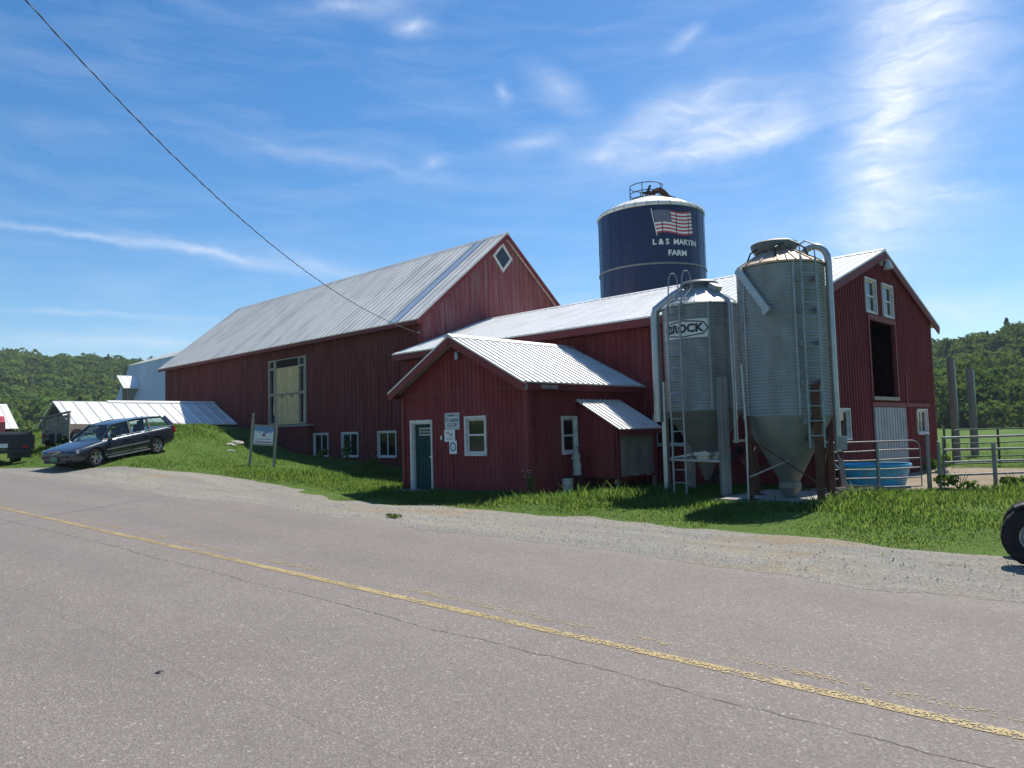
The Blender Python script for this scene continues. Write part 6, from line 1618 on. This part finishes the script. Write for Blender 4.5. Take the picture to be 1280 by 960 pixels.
b.bar(wc-ax_*0.12, wc-ax_*0.73, 0.06, 0.06); b.obox(wc+ca*0.75-ax_*0.43+V((0, 0, .06)), ca*0.75, ax_*0.16, V((0, 0, .05)))
b.build('chassis', M['truck_black'], trc)
b = MB(); b.obox(wc+ca*0.30-ax_*0.43+V((0, 0, .42)), ca*0.38, ax_*0.27, V((0, 0, .22))); b.obox(wc+ca*0.02-ax_*0.43+V((0, 0, .40)), ca*0.10, ax_*0.24, V((0, 0, .17))); b.build('bonnet', M['truck_black'], trc)
b = MB()
for th0 in np.linspace(0.35, 1.9, 9):
    th1 = th0+0.2; p = wc+ca*(0.37*math.cos(th0))+V((0, 0, .37*math.sin(th0))); q = wc+ca*(0.37*math.cos(th1))+V((0, 0, .37*math.sin(th1))); b.bar(p, q, 0.26, 0.02, (p-wc).normalized())
b.build('mudguard', M['black_plastic'], trc)
b = MB(); b.bar(wc+ca*0.0+ax_*0.02+V((0, 0, .37)), wc+ca*0.02+ax_*0.02+V((0, 0, .72)), 0.10, 0.09); b.build('headlamp_bracket', M['truck_black'], trc)
b = MB(); b.obox(wc+ca*1.35-ax_*0.43+V((0, 0, .42)), ca*0.22, ax_*0.22, V((0, 0, .05))); b.obox(wc+ca*1.58-ax_*0.43+V((0, 0, .62)), ca*0.05, ax_*0.22, V((0, 0, .20))); b.build('seat', M['black_plastic'], trc)
b = MB(); p = wc+ca*0.72-ax_*0.43+V((0, 0, .60)); b.tube([p, p+ca*0.18+V((0, 0, .28))], 0.02, 8); pc_ = p+ca*0.18+V((0, 0, .28)); b.tube([pc_+ax_*(0.17*math.cos(a))+(ca*-0.5+V((0, 0, .85))).normalized()*(0.17*math.sin(a)) for a in np.linspace(0, 2*math.pi, 25)], 0.014, 6); b.build('steering_wheel', M['black_plastic'], trc)
# ------------------------------------------------------------------ grass and weeds
FOOT = [(BX0, BX1, BY0-0.05, BY1), (-37.05, -33.0, BY0-0.4, BY0), (CX0, CX1, CY0-0.02, CY1), (SX0, SX1, SY0-0.02, SY1), (-8.3, -6.1, 15.0, 17.55), (-12.9, -11.6, 15.9, 17.8), (-17.75, -16.55, 13.3, 14.0), (-47.2, -41.1, 11.6, 20.0)]
def blocked(x, y):
    for (a, b_, c, d) in FOOT:
        if a < x < b_ and c < y < d: return True
    if yard_e(x, y) > -0.05: return True
    q = V((x, y, 0))-V((corg.x, corg.y, 0)); fx, ly = q.dot(V((f_.x, f_.y, 0)).normalized()), q.dot(l_)
    if abs(fx) < 2.2 and abs(ly) < 0.82: return True
    if -36.5 < x < -31.6 and 5.8 < y < 7.8: return True
    return False
def grass(n_try, x0, x1, dens, hmul):
    bx, by, bh, bt = [], [], [], []
    xs = rng.uniform(x0, x1, n_try); us = rng.random(n_try)
    for x, u in zip(xs, us):
        se = gravel_edge(x); s = se-1.5+u*12.0; y = s+.07*x
        edge = (s-se)
        if edge < 0 and rng.random() > 0.40*max(0.0, 1+edge/0.5)+0.035*(vnoise(x*1.5, y*1.5, 77) > 0.55): continue
        patchy = vnoise(x*0.9, y*0.9, 21); 
        if rng.random() > dens(x, y)*(0.35+0.9*patchy): continue
        if blocked(x, y): continue
        tall = vnoise(x*0.55+3, y*0.55, 31)
        h = (0.03+0.07*patchy+0.20*max(0, tall-0.5))*hmul(x, y)*(1.7 if rng.random() < 0.04 else 1.0)*min(1.0, 0.45+0.4*max(0, edge))*(0.6+0.8*rng.random())
        bx.append(x); by.append(y); bh.append(h); bt.append(np.clip(0.05+0.55*vnoise(x*1.3, y*1.3, 41)+0.35*vnoise(x*0.35, y*0.35, 43)+0.25*rng.normal(), 0, 1) if rng.random() > 0.05+0.30*max(0, 1-max(0, edge)*1.3) else 1.6+0.4*rng.random())
    return bx, by, bh, bt
def blades(name, lists, label=None):
    bx = np.array(sum((l[0] for l in lists), [])); by = np.array(sum((l[1] for l in lists), [])); bh = np.array(sum((l[2] for l in lists), [])); bt = np.array(sum((l[3] for l in lists), []))
    n = len(bx); bz = np.array([terrain(a, c) for a, c in zip(bx, by)])-0.01
    an = rng.random(n)*2*np.pi; lean = bh*(0.25+0.5*rng.random(n)); la = rng.random(n)*2*np.pi; w = 0.0035+0.0055*rng.random(n)+bh*0.016
    dx, dy = np.cos(an)*w, np.sin(an)*w; lx, ly = np.cos(la)*lean, np.sin(la)*lean
    v = np.zeros((n, 5, 3))
    v[:, 0] = np.stack([bx-dx, by-dy, bz], 1); v[:, 1] = np.stack([bx+dx, by+dy, bz], 1)
    v[:, 2] = np.stack([bx+dx*.8+lx*.35, by+dy*.8+ly*.35, bz+bh*.6], 1); v[:, 3] = np.stack([bx-dx*.8+lx*.35, by-dy*.8+ly*.35, bz+bh*.6], 1)
    v[:, 4] = np.stack([bx+lx, by+ly, bz+bh], 1)
    base = np.arange(n)[:, None]*5
    f = np.concatenate([base+np.array([[0, 1, 2, 3]]), base+np.array([[3, 2, 4]])], 1).ravel()
    cnt = np.tile([4, 3], n)
    o = numpy_mesh(name, v.reshape(-1, 3), f, cnt, M['grass_blade'], np.repeat(bt, 2)); o['kind'] = 'stuff'
    return o
def hm(x, y):
    h = 1.0
    if -13.2 < x < 3 and y-.07*x > 11.6: h = 0.95
    if -13.0 < x < -5.6 and 13.5 < y < 18: h = 1.45
    if -33 < x < -18.3 and y > 17.2: h = 1.6
    if x > -6.5 and abs(y-(18.0+0.75*(x+6.6))) < 1.3: h = 1.1
    if -18.4 < x < -12.5 and 13.0 < y < 14: h = 1.5
    return h
def dn(x, y): return 0.95 if y-.07*x < gravel_edge(x)+0.9 else 1.0
blades('grass', [grass(125000, -14, 3, dn, hm), grass(80000, -24, -14, dn, hm), grass(70000, -46, -24, dn, hm), grass(9000, 3, 12, dn, hm)])
# the mown pasture beyond the yard
def pasture(n):
    bx, by, bh, bt = [], [], [], []
    while len(bx) < n:
        x, y = random.uniform(-20, 6), 29.2+26*random.random()**1.6
        if x < CX1+0.3 and y < CY1+0.5: continue
        bx.append(x); by.append(y); bh.append(0.06+0.10*random.random()*vnoise(x*.8, y*.8, 3)*2); bt.append(min(1, max(0, random.gauss(0.6, 0.2))))
    return bx, by, bh, bt
blades('pasture_grass', [pasture(16000)])

def weed(name, label, x, y, r, h, n, size, tint=0.5, group=None, flowers=None):
    z = terrain(x, y)
    t_ = thing(name, label, 'plant', (x, y, z), group)
    cl_ = [leaf_cloud((r*0.8*random.uniform(-1, 1), r*0.8*random.uniform(-1, 1), h*random.uniform(0.25, 0.5)), (r*0.45, r*0.45, h*random.uniform(0.3, 0.55)), n//5, size*0.8, tint, lumps=4) for _ in range(5)]
    v = np.concatenate([c[0] for c in cl_]); t = np.concatenate([c[1] for c in cl_]); n = len(t)
    o = numpy_mesh('leaves', v, np.arange(n*4), np.full(n, 4), M['weed_leaf'], t, parent=t_)
    b = MB()
    for k in range(6):
        a = k*1.05; b.tube([(x, y, z-0.02), (x+r*0.3*math.cos(a), y+r*0.3*math.sin(a), z+h*0.5), (x+r*0.5*math.cos(a), y+r*0.5*math.sin(a), z+h*0.92)], [0.012, 0.009, 0.005], 5)
    b.build('stem', M['weed_leaf'], t_)
    if flowers:
        b = MB()
        for k in range(flowers):
            a = random.random()*6.28; rr = r*random.random()**.5; p = V((x+rr*math.cos(a), y+rr*math.sin(a), z+h*random.uniform(.75, 1.08)))
            b.lathe([(0, 0.012), (0.028, 0.004), (0, -0.008)], p, 6)
        b.build('blossom', M['letter_white'], t_)
    return t_
weed('weed_plant', 'tall weed with pale blossom in front of the middle barn window', -28.4, 18.9, 0.28, 1.15, 150, 0.075, 0.75, 'weeds along the buildings', 10)
weed('weed_plant', 'low leafy weed in front of the leftmost barn window', -29.9, 18.6, 0.40, 0.50, 160, 0.07, 0.55, 'weeds along the buildings', 6)
weed('weed_plant', 'low weed patch in front of the rightmost barn window', -25.6, 18.3, 0.45, 0.55, 160, 0.07, 0.6, 'weeds along the buildings', 8)
weed('weed_plant', 'leafy weed at the left rear corner of the milk house', -19.2, 15.6, 0.35, 0.70, 140, 0.06, 0.7, 'weeds along the buildings', 8)
weed('weed_plant', 'tall thin pale weed at the near corner of the milk house', -12.75, 13.75, 0.16, 0.62, 60, 0.04, 0.8, 'weeds along the buildings', 6)
weed('weed_plant', 'bushy green weed at the foot of the sliding door', -6.75, 25.7, 0.42, 0.72, 190, 0.08, 0.45, 'weeds along the buildings')
weed('weed_plant', 'broad leafy weed at the foot of the round gate post', -4.75, 19.75, 0.45, 0.42, 200, 0.07, 0.35, 'weeds along the buildings')
weed('weed_plant', 'dark leafy weed at the foot of the square fence post', -3.75, 20.6, 0.50, 0.40, 200, 0.07, 0.3, 'weeds along the buildings')
weed('weed_plant', 'leafy weed at the fence close to the right picture edge', -2.9, 21.2, 0.45, 0.55, 200, 0.07, 0.4, 'weeds along the buildings', 8)
weed('grass_clod', 'small dry clump of torn grass lying on the gravel before the milk house', -10.4, 7.82, 0.13, 0.09, 120, 0.028, 1.55)
b = MB(); b.lathe([(0.0, 0.0), (0.17, 0.0), (0.19, 0.10), (0.10, 0.19), (0.0, 0.21)], (-6.55, 25.45, 0.09), 14); tag(b.build('pale_stone', M['concrete'], smooth=40), 'round pale stone beside the weed at the sliding door', 'stone')
def rock(label, x, y, r):
    b = MB(); bmx = bmesh.new(); bmesh.ops.create_icosphere(bmx, subdivisions=2, radius=1)
    z = terrain(x, y)
    for v in bmx.verts:
        k = 0.78+0.4*vnoise(v.co.x*2+x, v.co.y*2+v.co.z*3+y, 4); b.v.append((x+v.co.x*r*k*1.4, y+v.co.y*r*k*1.2, z-r*0.12+v.co.z*r*k*0.5))
    b.f = [[v.index for v in f.verts] for f in bmx.faces]; b.mi = [0]*len(b.f); bmx.free()
    tag(b.build('rock', M['stone'], smooth=30), label, 'rock', 'rocks showing on the grass bank')
rock('largest pale rock on the bank left of the farm sign', -33.3, 16.2, 0.30)
rock('flat rock just below the largest one on the bank', -32.2, 15.3, 0.22)
rock('small rock on the bank nearest the farm sign', -30.6, 14.6, 0.17)
b = MB(); b.lathe([(0.0, 0.010), (0.018, 0.008), (0.030, 0.0), (0.0, 0.0)], (-5.29, 2.03, road_z(-5.29)+0.001), 12); tag(b.build('scrap_of_plastic', M['black_spill'], smooth=30), 'tiny dark purple scrap lying on the near lane', 'litter')

# ------------------------------------------------------------------ summer haze
b = MB(); b.box(-640, 420, -60, 620, -12.0, 78)
hz = b.build('haze', M['galv_pipe']); hz.data.materials.clear()
hm_ = bpy.data.materials.new('haze'); hm_.use_nodes = True
ht_ = hm_.node_tree
for n_ in list(ht_.nodes): ht_.nodes.remove(n_)
pv = ht_.nodes.new('ShaderNodeVolumePrincipled'); ot = ht_.nodes.new('ShaderNodeOutputMaterial')
pv.inputs['Color'].default_value = (0.72, 0.83, 1.0, 1); pv.inputs['Density'].default_value = 0.00027
ht_.links.new(pv.outputs[0], ot.inputs['Volume'])
hz.data.materials.append(hm_); hz['kind'] = 'stuff'
